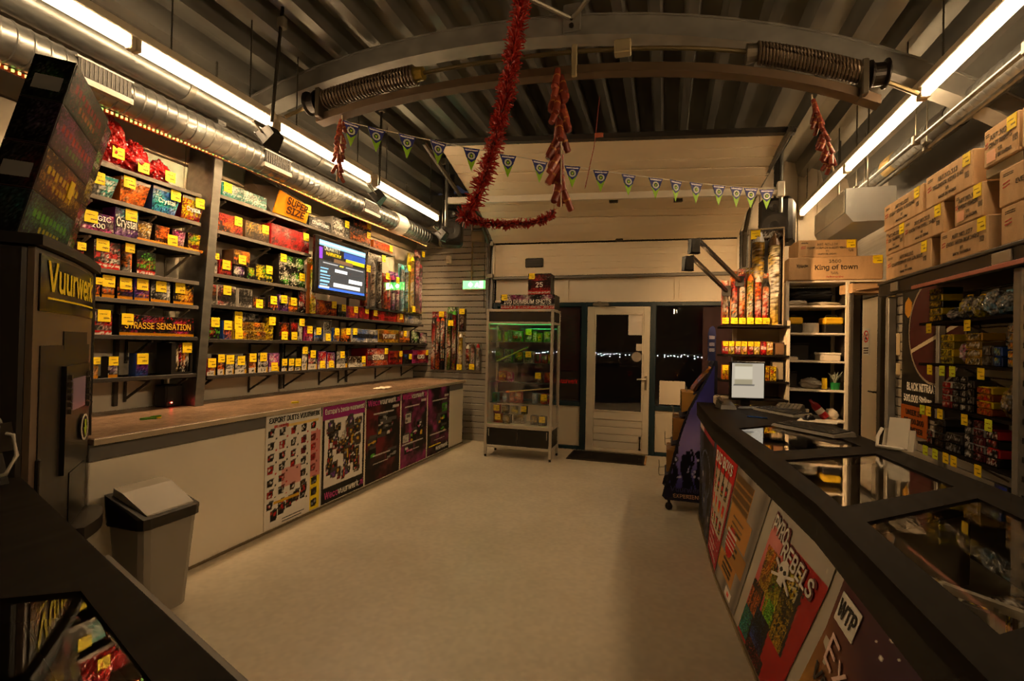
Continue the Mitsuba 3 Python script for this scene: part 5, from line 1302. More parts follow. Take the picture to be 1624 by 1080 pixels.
flood((-2.86, 4.44, 2.97), (-2.86, 4.46, 3.90), (-3.6, 4.2, 2.3), 'second black floodlight on a pole above the SUPER SIZE carton')
flood((-2.86, 5.98, 2.92), (-2.86, 6.0, 3.90), (-3.55, 6.0, 2.2), 'third floodlight on a pole in front of the left loudspeaker')

# ------------------------------------------------------------------ exit sign and pipe
t = thing('exit_sign', 'lit green emergency exit sign on the slat wall', 'sign')
put(t, 'housing', box(-2.965, -2.58, 6.93, 6.985, 2.285, 2.435, .008), bs('d8d0bf', .4))
put(t, 'face', box(-2.955, -2.595, 6.925, 6.929, 2.305, 2.425), bs('g'), emitter=emitter((.10, .85, .12), 1.3))
ar = [prism([(-2.86, 2.345), (-2.86, 2.385), (-2.83, 2.385), (-2.83, 2.405), (-2.79, 2.365), (-2.83, 2.325), (-2.83, 2.345)], 6.921, 6.924), prism([(-2.68, 2.315), (-2.68, 2.415), (-2.63, 2.415), (-2.63, 2.315)], 6.921, 6.924), barbox((-2.75, 6.9225, 2.33), (-2.72, 6.9225, 2.39), .003, .02), barbox((-2.72, 6.9225, 2.39), (-2.70, 6.9225, 2.33), .003, .016)]
put(t, 'running_figure', join(*ar), bs('w'), emitter=emitter((.85, 1.0, .7), 6))
k = thing('conduit', 'thin cream conduit running down to the green exit sign', 'conduit'); put(k, 'pipe', between((-2.83, 6.97, 2.44), (-2.83, 6.97, 3.2), .010, 8), bs('8d7a52', .5), smooth=40); put(k, 'clip', join(*[box(-2.85, -2.81, 6.955, 6.99, z, z + .02, .003) for z in (2.55, 2.85)]), bs('a08c60', .5))
t = thing('junction_box', 'square cream junction box high on the slat wall near the garland', 'switch box'); put(t, 'housing', box(-2.84, -2.64, 6.93, 6.99, 3.02, 3.18, .008), bs('a5967a', .5)); put(t, 'cover', box(-2.825, -2.655, 6.924, 6.931, 3.035, 3.165, .003), bs('b5a68a', .5))
t = thing('motion_sensor', 'small white detector at the top of the slat wall by the duct end', 'sensor'); put(t, 'housing', box(-3.25, -3.17, 6.92, 6.985, 2.70, 2.82, .012), bs('d5c8b0', .4)); put(t, 'lens', box(-3.24, -3.18, 6.914, 6.922, 2.72, 2.76, .003), bs('b5a88e', .3))

# ------------------------------------------------------------------ glass showcase
t = thing('showcase', 'tall glass showcase with an aluminium frame beside the shop door', 'showcase')
CX0, CX1, CY0, CY1 = -2.24, -1.34, 6.06, 6.50
al = bs('b9b0a0', .4, .35)
for x in (CX0, CX1 - .035):
    for y in (CY0, CY1 - .035): put(t, 'post', box(x, x + .035, y, y + .035, .03, 1.93, .004), al); 
for x in (CX0, CX1 - .035):
    for y in (CY0, CY1 - .035): put(t, 'foot', cyl(.016, 0, .032, 12).apply_translation((x + .0175, y + .0175, 0)), bs('1c1916', .5))
for z0, z1 in ((1.895, 1.93), (1.735, 1.765), (.385, .43), (.125, .16)):
    put(t, 'rail', join(box(CX0 + .035, CX1 - .035, CY0, CY0 + .03, z0, z1, .003), box(CX0 + .035, CX1 - .035, CY1 - .03, CY1, z0, z1, .003), box(CX0, CX0 + .03, CY0 + .035, CY1 - .035, z0, z1, .003), box(CX1 - .03, CX1, CY0 + .035, CY1 - .035, z0, z1, .003)), al)
put(t, 'top_panel', box(CX0 + .02, CX1 - .02, CY0 + .02, CY1 - .02, 1.915, 1.928), bs('8f8778', .5))
put(t, 'header_panel', join(box(CX0 + .035, CX1 - .035, CY0 + .012, CY0 + .02, 1.765, 1.895), box(CX1 - .02, CX1 - .012, CY0 + .035, CY1 - .035, 1.765, 1.895)), bs('1f1a16', .35), label='black header panel')
g = put(t, 'lamp_strip', box(CX0 + .05, CX1 - .05, CY0 + .04, CY0 + .06, 1.735, 1.75), bs('g'), emitter=emitter((.07, 1.0, .2), 1.5), label='green lamp strip')
put(t, 'floor_board', box(CX0 + .02, CX1 - .02, CY0 + .02, CY1 - .02, .40, .425), bs('b7ae9c', .5))
for i, z in enumerate((1.512, 1.238, .985, .708)): put(t, 'glass_shelf', box(CX0 + .035, CX1 - .035, CY0 + .10, CY1 - .04, z - .010, z - .004), 'mat_glass'); put(t, 'shelf_edge', box(CX0 + .035, CX1 - .035, CY0 + .098, CY0 + .1, z - .010, z - .003), bs('39483f', .2))
put(t, 'pane', box(CX0 + .035, CX1 - .035, CY0 + .014, CY0 + .018, .43, 1.735), 'mat_glass'); put(t, 'side_pane', box(CX1 - .018, CX1 - .014, CY0 + .035, CY1 - .035, .43, 1.735), 'mat_glass'); put(t, 'side_pane', box(CX0 + .014, CX0 + .018, CY0 + .035, CY1 - .035, .43, 1.735), 'mat_glass')
for x0, x1 in ((CX0 + .037, (CX0 + CX1) / 2 - .002), ((CX0 + CX1) / 2 + .002, CX1 - .037)):
    d = put(t, 'cabinet_door', box(x0, x1, CY0 + .006, CY0 + .018, .162, .383, .003), bs('0d0b0a', .4))
    hx = x0 + .02 if x0 < -1.9 else x1 - .03
    put(d, 'handle', box(hx, hx + .012, CY0 - .004, CY0 + .006, .27, .37, .003), bs('a9a090', .35, .5))
put(t, 'cabinet_side', box(CX1 - .02, CX1 - .01, CY0 + .035, CY1 - .035, .162, .383), bs('0f0d0b', .4)); put(t, 'cabinet_side', box(CX0 + .01, CX0 + .02, CY0 + .035, CY1 - .035, .162, .383), bs('0f0d0b', .4)); put(t, 'cabinet_floor', box(CX0 + .03, CX1 - .03, CY0 + .02, CY1 - .03, .14, .158), bs('0f0d0b', .5))
CASE = {0: [(-2.12, .05, .15, 'nyg'), (-2.05, .05, .13, 'yng'), (-1.99, .06, .15, 'wgn'), (-1.92, .14, .14, 'gwr'), (-1.76, .10, .17, 'gnw'), (-1.65, .06, .14, 'gyw'), (-1.58, .06, .12, 'gyk'), (-1.51, .10, .14, 'gyw'), (-1.40, .025, .12, 'gwk')],
        1: [(-2.16, .12, .19, 'kgn'), (-2.02, .10, .17, 'gkw'), (-1.90, .12, .14, 'kyg'), (-1.77, .14, .15, 'wgk'), (-1.61, .07, .12, 'rgk'), (-1.53, .08, .11, 'rwg'), (-1.44, .06, .12, 'gyr')],
        2: [(-2.12, .11, .13, 'rny'), (-1.99, .08, .12, 'mrw'), (-1.60, .09, .13, 'nrw'), (-1.49, .11, .13, 'ren')],
        3: [(-2.18, .08, .12, 'tkg'), (-2.06, .07, .13, 'swu'), (-1.95, .07, .13, 'row'), (-1.87, .10, .14, 'rwo'), (-1.65, .07, .13, 'uws'), (-1.53, .10, .13, 'rwy'), (-1.43, .05, .12, 'wkr')],
        4: [(-2.17, .13, .12, 'rke'), (-2.03, .11, .115, 'kew'), (-1.90, .16, .12, 'wek'), (-1.66, .10, .12, 'kwe'), (-1.54, .10, .12, 'kew')]}
CZ = (1.509, 1.235, .982, .705, .427)
cn = ['top', 'second', 'third', 'fourth', 'bottom']
for s_, its in CASE.items():
    for i, (x, w, h, cols) in enumerate(its):
        pos = 'leftmost' if i == 0 else ('rightmost' if i == len(its) - 1 else ORD[i] + ' from left')
        product('B', w - .006, h, list(cols), 'C' if (i * 7 + s_ * 3) % 4 == 0 and w > .085 else '', None, '', Rm((x, CY0 + .13 + .03 * ((i * 5 + s_) % 3), CZ[s_]), 0), '%s-%s small firework box, %s on the %s showcase shelf' % (CNAME[cols[0]], CNAME[cols[1]], pos, cn[s_]), 'small fireworks on the %s showcase shelf' % cn[s_], depth=.09)
for i, (x, w, cols) in enumerate(((-2.18, .10, 'rew'), (-2.06, .10, 'kew'), (-1.94, .12, 'wky'), (-1.79, .08, 'key'))):
    product('B', w - .006, .11, list(cols), 'C' if i in (0, 3) else '', None, '', Rm((x, CY0 + .17, .427 + .125), 0), '%s-%s small firework box, %s in the stack on the bottom showcase shelf' % (CNAME[cols[0]], CNAME[cols[1]], ORD[i] + ' from left'), 'small fireworks stacked on the bottom showcase shelf', depth=.07)
for i, (x, w, cols) in enumerate(((-2.15, .16, 'wnk'), (-1.62, .14, 'wkg'), (-1.46, .08, 'kwe'))):
    product('B', w, .12, list(cols), '', None, '', Rm((x, CY0 + .26, .705 + (.0 if i else .14)), 0) if i else Rm((x, CY0 + .30, .705), 0), '%s-%s firework box at the back of the fourth showcase shelf, %s' % (CNAME[cols[0]], CNAME[cols[1]], ('left', 'middle', 'right')[i]), None, depth=.07)
t = thing('rocket_stick', 'thin green stick leaning across the second showcase shelf', 'stick'); put(t, 'stick', between((-2.12, CY0 + .11, 1.245), (-1.74, CY0 + .11, 1.42), .010, 8), bs('7f9a2a', .5)); put(t, 'tip', between((-1.74, CY0 + .11, 1.42), (-1.70, CY0 + .11, 1.438), .013, 8), bs('3a7a2c', .5))
t = thing('rocket_stick', 'pale wooden stick with an orange tip leaning across the fourth showcase shelf', 'stick'); put(t, 'stick', between((-1.94, CY0 + .11, .85), (-1.40, CY0 + .11, .915), .008, 8), bs('c9a56a', .5)); put(t, 'tip', between((-1.98, CY0 + .11, .846), (-1.94, CY0 + .11, .85), .014, 8), bs('f07a1a', .4))
# things on top of the showcase
t = product('B', .72, .185, list('kmw'), 'L', '100 DUMBUM SHOTS', 'r', Rm((-2.06, 6.10, 1.931), 0), 'wide black firework carton lying on the glass showcase', None, depth=.3)
t = product('B', .30, .27, list('kdr'), 'L', '25', 'r', Rm((-1.70, 6.12, 2.118), 0), 'upright black firework carton with a big 25 atop the wide carton', None, depth=.22)

# ================================================================== right counter
def xf(y): return np.interp(y, [.5, 1.7, 2.4, 3.4, 4.6], [.445, .445, .385, .302, .275])
def xb(y): return np.interp(y, [.5, 2.0, 2.9, 3.7, 4.6], [1.16, 1.12, 1.057, 1.012, .985])
YC0, YC1 = .45, 4.58
k = thing('glass_counter', 'long black counter with three glass tops along the right side', 'counter')
ysx = [YC0, 1.1, 1.7, 2.05, 2.4, 2.9, 3.4, 4.0, YC1]
outer = [(xf(y), y) for y in ysx] + [(xb(y), y) for y in ysx[::-1]]
P1 = [(.475, 2.50), (.495, 3.17), (.84, 3.60), (.935, 2.81)]
PANES = [[(.485, 2.52), (.425, 3.17), (.845, 3.60), (.93, 2.82)], [(.515, 1.70), (.492, 2.33), (.93, 2.65), (.972, 2.10)], [(.535, 1.02), (.532, 1.57), (.968, 1.96), (.98, 1.36)]]
top = Polygon(outer)
for p in PANES: top = top.difference(Polygon(p))
put(k, 'top_frame', slab(top, .955, 1.0), 'mat_blackwood', label='black counter top frame')
for p in PANES: put(k, 'glass_top', slab(Polygon(p).buffer(-.001), .990, .994), 'mat_glass')
body = [(xf(y) + .035, y) for y in ysx]
put(k, 'fascia', slab([(xf(y) + .001, y) for y in ysx] + [(xf(y) + .03, y) for y in ysx[::-1]], .882, .955), bs('0b0908', .6, spec=.25))
put(k, 'front_panel', slab(body + [(x + .025, y) for x, y in body[::-1]], .012, .955), bs('b5ada0', .5), label='grey front panel behind the posters')
put(k, 'plinth_strip', slab([(x - .012, y) for x, y in body] + [(x + .002, y) for x, y in body[::-1]], 0, .02), bs('8d7a5c', .4, .4))
put(k, 'back_panel', slab([(xb(y) - .03, y) for y in ysx] + [(xb(y) - .01, y) for y in ysx[::-1]], .012, .955), bs('241f1a', .5))
put(k, 'end_panel', slab([(xf(YC1) + .06, YC1 - .03), (xb(YC1) - .03, YC1 - .03), (xb(YC1) - .03, YC1 - .005), (xf(YC1) + .06, YC1 - .005)], .012, .955), bs('241f1a', .5))
put(k, 'inner_shelf', slab([(x + .025, y) for x, y in body] + [(xb(y) - .03, y) for y in ysx[::-1]], .70, .72), bs('cfc5ae', .5))
put(k, 'inner_partition', join(*[slab([(.46 + d, y0), (.95, y0 + .33), (.95, y0 + .345), (.46 + d, y0 + .015)], .72, .95) for y0, d in ((1.63, .03), (2.42, .0))]), bs('6d6455', .5))
put(k, 'shelf_divider', join(*[slab([(.47, y), (.92, y + .3), (.92, y + .308), (.47, y + .008)], .86, .875) for y in (2.75, 3.0)]), bs('b8ae9b', .4))

# posters on the counter front
YB_ = lambda y: np.interp(y, [1.09, 1.59, 2.14, 2.81, 3.42, 4.55], [1.62, 2.2, 2.8, 3.42, 3.86, 4.56])
def cposter(y_far, y_near, label, build, nx, ny, bg):
    t = thing('poster', label, 'poster')
    img = canvas(nx, ny, bg)
    build(img, np.random.default_rng(len(label)))
    def fn(U, V):
        yt = y_far + (y_near - y_far) * U; y = yt + (YB_(yt) - yt) * (1 - V)
        return np.stack([xf(y) + .031, y, .03 + .845 * V], -1)
    sheet(t, 'print', img, fn, bsdf='mat_paper')
    gu, gv = np.meshgrid(np.linspace(0, 1, 9), np.linspace(0, 1, 9)); gm, _ = grid(np.zeros((9, 9, 3)), lambda U, V: fn(U, V) + [.0022, 0, 0])
    put(t, 'board', gm, bs('c9c0ae', .5))
    w = y_far - y_near
    def warp(v):
        p = fn(v[:, 0] / w, v[:, 2] / .845); p[:, 0] += v[:, 1] - .001
        return p
    return t, w, .845, warp
def q1(im, r):
    ny, nx = im.shape[:2]; X, Y = np.meshgrid(np.linspace(0, 2, nx), np.linspace(0, 3, ny)); n = meshkit.fbm(np.stack([X * 2, Y * 2, 0 * X], -1), 4, 5)[..., None]
    im[:] = COL['k'] + np.array([.18, .22, .34]) * np.clip(n * 2 - .7, 0, 1); rect(im, .1, .9, .90, .99, 'v', .9); rect(im, .0, .3, .90, .98, 'w', .7); disc(im, .5, .55, .22, np.array([.3, .33, .42]), r2=.205); disc(im, .5, .3, .16, np.array([.2, .22, .3]))
    for _ in range(24): rect(im, *(lambda a, b: (a, a + .06, b, b + .05))(r.uniform(.05, .9), r.uniform(.05, .5)), 'wdk'[r.integers(0, 3)], .6)
def q2(im, r):
    im[:] = COL['v'] * 1.1; rect(im, .08, .92, .30, .80, np.array([.72, .66, .58])); rect(im, 0, 1, .80, 1, 'r')
    for c in range(4):
        for q in range(3): rect(im, .12 + c * .20, .22 + c * .20, .33 + q * .15, .44 + q * .15, 'krk'[q], .9); disc(im, .17 + c * .2, .40 + q * .15, .025, 'r'); rect(im, .13 + c * .2, .21 + c * .2, .34 + q * .15, .36 + q * .15, 'e', .8)
        rect(im, .15 + c * .2, .19 + c * .2, .74, .86, 'k')
    for z in (.24, .18, .12, .06): rect(im, .1, .1 + r.uniform(.4, .8), z, z + .025, 'w', .6)
    for _ in range(60): rect(im, *(lambda a, b: (a, a + .03, b, b + .02))(r.uniform(.05, .9), r.uniform(.03, .28)), 'kwr'[r.integers(0, 3)], .6)
def q3(im, r):
    ny, nx = im.shape[:2]; im[:] = hexc('8d857c')
    X, Y = np.meshgrid(np.linspace(0, 1, nx), np.linspace(0, 1, ny)); im[:] *= (.75 + .35 * np.abs(np.sin(X * 7)))[..., None]
    kr = hexc('b5803f')
    rect(im, .0, .62, .70, .93, kr * .95); rect(im, .05, .80, .48, .70, kr * 1.05); rect(im, .0, .70, .12, .30, kr); rect(im, .3, .9, .30, .46, kr * .92)
    for q in range(14): rect(im, .02, .6, .71 + q * .016, .717 + q * .016, kr * .55)
    for y in (.62, .57, .53, .25, .20, .16, .41, .36): rect(im, .2, .58, y, y + .022, 'k', .75)
    disc(im, .30, .42, .135, 'r'); disc(im, .30, .42, .135, hexc('7a3a20'), r2=.125)
    for y in (.49, .45, .41, .37): rect(im, .12, .48, y, y + .018, 'w', .85)
    rect(im, .52, .76, .02, .10, 'w'); rect(im, .60, .68, .04, .08, 'r', .7)
def q4(im, r):
    ny, nx = im.shape[:2]; X, Y = np.meshgrid(np.linspace(0, 1, nx), np.linspace(0, 1, ny))
    im[:] = COL['r'] * [.85, .9, .9]; g = np.clip(1 - np.hypot(X - .15, Y - .75) * 1.6, 0, 1)[..., None]; im[:] = im * (1 - g) + hexc('f0a8a0') * g * .9 + im * g * .1
    rect(im, 0, 1, .86, 1, hexc('b9b0a4'))
    def slab_(x, y, w, h, cs, sk=.5):
        m = (np.abs(X - x - sk * (Y - y) * -.35) < w / 2) & (np.abs(Y - y) < h / 2)
        b = art(nx, ny, list(cs), int(x * 100) + int(y * 100)); im[m] = b[m]
        e = (np.abs(X - x - sk * (Y - y) * -.35 - w / 2) < .018) & (np.abs(Y - y) < h / 2); im[e] = COL['k']
    slab_(.20, .60, .26, .30, 'noe'); slab_(.14, .36, .26, .24, 'kro'); slab_(.12, .14, .26, .22, 'tkg'); slab_(.42, .50, .24, .34, 'kyg'); slab_(.40, .22, .30, .26, 'bgk'); slab_(.66, .52, .26, .42, 'yke'); slab_(.62, .72, .22, .18, 'oyw'); slab_(.45, .05, .4, .12, 'kor')
    for q in range(8):
        for p_ in range(4): disc(im, .60 + p_ * .05 + q * .006, .40 + q * .045, .012, 'k')
def q5(im, r):
    ny, nx = im.shape[:2]; X, Y = np.meshgrid(np.linspace(0, 1, nx), np.linspace(0, 1, ny))
    a, b, c = hexc('b98a3a'), hexc('4a1a24'), hexc('2a2148')
    g = np.clip((1 - Y) * 1.5 - X * .9, 0, 1)[..., None]; im[:] = b + (c - b) * X[..., None]; im[:] = im * (1 - g) + a * g
    for _ in range(70): disc(im, r.uniform(.3, 1), r.uniform(.2, 1), r.uniform(.003, .008), 'w')
for args in ((4.55, 3.44, 'dark blue poster with a round figure at the far end of the glass counter', q1, 40, 60, 'k'), (3.41, 2.82, 'red poster headed BAD BOYS on the glass counter front', q2, 46, 70, 'r'), (2.80, 2.24, 'grey and brown poster showing cardboard boxes on the glass counter front', q3, 60, 80, 'd'), (2.13, 1.60, 'red poster headed PYRO REBELS on the glass counter front', q4, 100, 130, 'r'), (1.53, .80, 'purple and gold poster with neon lettering, nearest on the glass counter front', q5, 100, 130, 'p')):
    t, w, h, wp = cposter(*args)
    if 'BAD' in args[2]: letters(t, 'BAD BOYS', .06, w - .06, h * .86, .07, 'w', fn=wp)
    if 'PYRO' in args[2]:
        for wd, x0, x1, z in (('PYRO', .02, .18, .85), ('REBELS', .17, .47, .775)):
            m = text_local(wd, x0, x1, h * z, .075, -.004); m.vertices[:, 2] += -.1 * (m.vertices[:, 0] - x0); m.vertices = wp(m.vertices); put(t, 'lettering', m, bs('w', .5))
            m = text_local(wd, x0 - .012, x1 + .012, h * z - .006, .088, -.002); m.vertices[:, 2] += -.1 * (m.vertices[:, 0] - x0); m.vertices = wp(m.vertices); put(t, 'lettering_outline', m, bs('5a1015', .5))
        def wd_(m): m.vertices = wp(m.vertices); return m
        sk = cyl(.045, 0, .003, 24, 'y'); sk.apply_translation((.24, -.006, h * .72)); jw = box(.215, .265, -.006, -.003, h * .72 - .075, h * .72 - .03)
        cr = [barbox((.15, -.005, h * .74), (.34, -.005, h * .64), .003, .014), barbox((.34, -.005, h * .74), (.15, -.005, h * .64), .003, .014)]
        e = put(t, 'skull_emblem', wd_(join(sk, jw, *cr)), bs('w', .5))
        put(e, 'eye_holes', wd_(join(*[cyl(.011, 0, .002, 14, 'y').apply_translation((.24 + s * .018, -.008, h * .718)) for s in (-1, 1)])), bs('k', .5))
    if 'neon' in args[2]:
        mm_ = box(.03, .16, -.003, -.001, h * .80, h * .93); mm_.vertices = wp(mm_.vertices); put(t, 'white_label', mm_, bs('w', .5))
        letters(t, 'WTP', .04, .15, h * .835, .06, 'k', y=-.004, fn=wp)
        m = text_local('Exclusief', .06, .66, h * .60, .12, -.003, bold=False); m.vertices[:, 2] += -.22 * (m.vertices[:, 0] - .1); m.vertices = wp(m.vertices); put(t, 'lettering', m, bs('f2cfc4', .4))
        m = text_local('VERKRIJGBAAR', .04, .60, h * .47, .065, -.003); m.vertices[:, 2] += -.22 * (m.vertices[:, 0] - .1); m.vertices = wp(m.vertices); put(t, 'lettering', m, bs('1a1410', .5))

# things inside the counter
r = np.random.default_rng(77)
spots = []
for j, (p, n) in enumerate(zip(PANES, ('far', 'middle', 'near'))):
    a, b, c, d = map(np.array, p)
    grid_uv = [(.12 + .19 * i, .15 + .24 * q) for q in range(4) for i in range(4)]
    idx = 0
    for (u, v_) in grid_uv:
        if j == 0 and (u + v_ < .6 or r.random() < .5): continue
        if r.random() < .18 or (j == 2 and u < .5 and v_ < .5): continue
        pt = a * (1 - u) * (1 - v_) + d * (1 - v_) * u + b * (1 - u) * v_ + c * u * v_
        w, h = r.uniform(.06, .11), r.uniform(.03, .12)
        cols = r.choice(['ske', 'nwe', 'sky', 'wny', 'eky', 'dwr', 'new', 'sew'])
        mt = Rm((pt[0] + .05, pt[1], .721), 30 + r.uniform(-12, 12))
        t = thing('firecracker_pack', '%s and %s firecracker pack under the %s counter glass, row %d place %d' % (CNAME[cols[0]], CNAME[cols[1]], n, int(v_ * 4) + 1, int(u * 5) + 1), 'firecracker pack', 'packs under the %s counter glass' % n)
        labels[t]['label'] = '%s firecracker pack under the %s counter glass, %s from the aisle in its %s row' % (CNAME[cols[0]], n, ORD[int(round((u - .12) / .19))], ['nearest', 'second', 'third', 'farthest'][int(round((v_ - .15) / .24))])
        put(t, 'pack', box(0, w, 0, .07, 0, h, .004), bs(COL[cols[0]] * .8, .35), mt)
        sheet(t, 'front_print', art(int(w / .009) + 3, max(5, int(h / .009)), list(cols), 1000 + idx + j * 50), flat(.003, w - .003, .003, h - .003, -.0015), mt)
        sheet(t, 'top_print', art(int(w / .009) + 3, 8, list(cols), 1100 + idx + j * 50), lambda U, V, w=w, h=h: np.stack([.003 + (w - .006) * U, .004 + .062 * V, h + .0015 + 0 * U], -1), mt)
        if r.random() < .3: put(t, 'price_tag', box(.0, .055, -.004, -.002, 0, .05), bs('f0cf14', .5), mt)
        idx += 1
for (x, y, a, n) in ((.60, 1.72, 20, 'yellow price card lying under the near counter glass, left part'), (.63, 2.02, 60, 'yellow price card lying under the middle counter glass'), (.58, 1.20, 10, 'yellow price card beside the coiled white cable'), (.70, 1.15, 40, 'yellow price card inside the loops of the white cable')):
    t = thing('price_card', n, 'card'); put(t, 'card', moved(box(0, .09, 0, .05, .722, .726), Rm((x, y, 0), a)), bs('f0cf14', .5)); put(t, 'print', moved(box(.03, .08, .02, .026, .726, .727), Rm((x, y, 0), a)), bs('8a6d10', .5))
t = thing('coiled_cable', 'coiled white cable under the near counter glass', 'cable')
th = np.linspace(0, 2 * np.pi * 4, 130); rad = .075 + .012 * np.sin(th * .37)
put(t, 'cable', tube(np.stack([.66 + rad * np.cos(th), 1.23 + rad * np.sin(th), .73 + .004 * th / 6], -1), .0055, 6), bs('ddd6c6', .45), smooth=True); put(t, 'plug', box(.74, .78, 1.25, 1.275, .722, .75, .004), bs('e3ddd0', .4))
t = thing('shelf_tube', 'grey metal T-shaped stand under the near counter glass', 'stand'); put(t, 'bar', barbox((.70, 1.55, .86), (.86, 1.38, .86), .02, .02), bs('a49a88', .4, .4)); put(t, 'leg', barbox((.77, 1.475, .722), (.77, 1.475, .86), .02, .02), bs('a49a88', .4, .4))

# ------------------------------------------------------------------ on the counter
t = thing('monitor', 'black flat monitor with a pale window on screen on the counter', 'monitor')
mm = Rm((.63, 4.32, 1.0), 14)
put(t, 'bezel', box(-.13, .15, 0, .03, .06, .37, .008), bs('0d0b0a', .3), mm)
img = canvas(30, 28, hexc('a59a88')); rect(img, .1, .62, .38, .95, hexc('8d8268')); rect(img, .1, .62, .55, .9, hexc('b8ae98')); rect(img, .05, .7, .34, .37, 'd'); rect(img, 0, 1, 0, .05, hexc('8a8070'))
m, c = grid(img, flat(-.115, .135, .078, .355, -.002)); put(t, 'screen', m, bs('0a0a0a', .2), mm, color=c * .35, emitter={'type': 'area', 'radiance': {'type': 'mesh_attribute', 'name': 'vertex_color'}})
put(t, 'neck', box(-.025, .045, .03, .055, .01, .16, .006), bs('0d0b0a', .4), mm); put(t, 'foot', hull([(-.09, -.05, .0), (.11, -.05, 0), (.11, .13, 0), (-.09, .13, 0), (-.06, -.03, .015), (.08, -.03, .015), (.08, .11, .015), (-.06, .11, .015)]), bs('0d0b0a', .35), mm)
def keyboard(mt, label, c):
    t = thing('keyboard', label, 'keyboard')
    put(t, 'case', hull([(0, 0, 0), (.42, 0, 0), (.42, .16, 0), (0, .16, 0), (.006, .006, .014), (.414, .006, .014), (.414, .154, .026), (.006, .154, .026)]), bs(c, .4), mt)
    ks = []
    for i in range(15):
        for j in range(5): ks.append(box(.018 + i * .0258, .04 + i * .0258, .016 + j * .027, .038 + j * .027, .014 + j * .0022, .023 + j * .0024, .002))
    put(t, 'keys', join(*ks), bs('1b1815', .45), mt)
keyboard(Rm((.66, 4.20, 1.001), -62), 'light-edged keyboard lying on the counter beside the monitor', '8a8376')
keyboard(Rm((.63, 3.36, 1.001), -55), 'grey keyboard with a pale rim on the far counter glass', '6f685d')
t = thing('mouse_mat', 'white sheet under the black mouse on the counter', 'mouse mat'); put(t, 'mat', moved(box(0, .22, 0, .17, 1.001, 1.004), Rm((.84, 3.66, 0), -20)), bs('d8ccb8', .6)); put(t, 'print', moved(box(.02, .10, .02, .03, 1.004, 1.0045), Rm((.84, 3.66, 0), -20)), bs('8d8372', .6))
t = thing('computer_mouse', 'black mouse on the white sheet on the counter', 'mouse')
s = trimesh.creation.icosphere(3); v = s.vertices * [.032, .055, .034]; v[:, 2] = np.maximum(v[:, 2], 0); m = trimesh.Trimesh(v, s.faces, process=False)
put(t, 'shell', m, bs('0f0d0c', .3), Rm((.93, 3.74, 1.005), -40), smooth=True); put(t, 'wheel', cyl(.006, -.004, .004, 12, 'x'), bs('4c463c', .4), Rm((.945, 3.765, 1.033), -40))
t = thing('pen', 'blue pen lying on the counter before the keyboard', 'pen'); put(t, 'barrel', between((.55, 3.72, 1.006), (.64, 3.68, 1.006), .005, 8), bs('1f4f9a', .3)); put(t, 'cap', between((.64, 3.68, 1.006), (.665, 3.669, 1.006), .0055, 8), bs('14305e', .3))
t = thing('desk_telephone', 'dark desk telephone at the foot of the monitor', 'telephone'); put(t, 'base', moved(hull([(0, 0, 0), (.12, 0, 0), (.12, .16, 0), (0, .16, 0), (.01, .02, .03), (.11, .02, .03), (.11, .15, .06), (.01, .15, .06)]), Rm((.42, 4.1, 1.001), 10)), bs('3a352e', .4)); put(t, 'handset', moved(hull([(.005, .03, .05), (.035, .03, .05), (.035, .15, .075), (.005, .15, .075), (.005, .03, .065), (.035, .15, .09)]), Rm((.42, 4.1, 1.001), 10)), bs('2a2621', .35))
t = thing('receipt_printer', 'small pale printer box left of the monitor foot', 'printer'); put(t, 'case', box(.40, .52, 4.36, 4.50, 1.001, 1.075, .012), bs('c2b59c', .45)); put(t, 'paper_slot', box(.415, .505, 4.42, 4.43, 1.074, 1.078), bs('2a2520', .5))
t = thing('adding_machine', 'second low dark keyboard-like device behind the light-edged keyboard', 'device'); put(t, 'case', moved(hull([(0, 0, 0), (.2, 0, 0), (.2, .14, 0), (0, .14, 0), (.01, .01, .02), (.19, .01, .02), (.19, .13, .05), (.01, .13, .05)]), Rm((.80, 4.22, 1.001), -25)), bs('1a1714', .4)); put(t, 'keys', moved(join(*[box(.02 + i * .028, .04 + i * .028, .02 + j * .028, .04 + j * .028, .02 + j * .007, .03 + j * .008) for i in range(6) for j in range(4)]), Rm((.80, 4.22, 1.001), -25)), bs('8f8778', .4))
t = thing('card_terminal', 'white card terminal holder standing at the back edge of the counter', 'card terminal')
mt = Rm((1.005, 2.80, 1.001), -28)
put(t, 'stand', hull([(0, 0, 0), (.12, 0, 0), (.12, .11, 0), (0, .11, 0), (.0, .09, .09), (.12, .09, .09), (.12, .11, .07), (0, .11, .07)]), bs('b5aa97', .45), mt)
put(t, 'loop', tube([(-.01, .09, .085), (-.02, .04, .05), (-.015, -.01, .012), (.03, -.02, .01), (.09, -.02, .01)], .008, 8), bs('d9cfbe', .4), mt, smooth=True)
put(t, 'tilted_plate', hull([(.02, .0, .01), (.10, .0, .01), (.10, .085, .145), (.02, .085, .145), (.02, .012, .005), (.10, .012, .005), (.10, .097, .138), (.02, .097, .138)]), bs('d2c7b4', .45), mt)

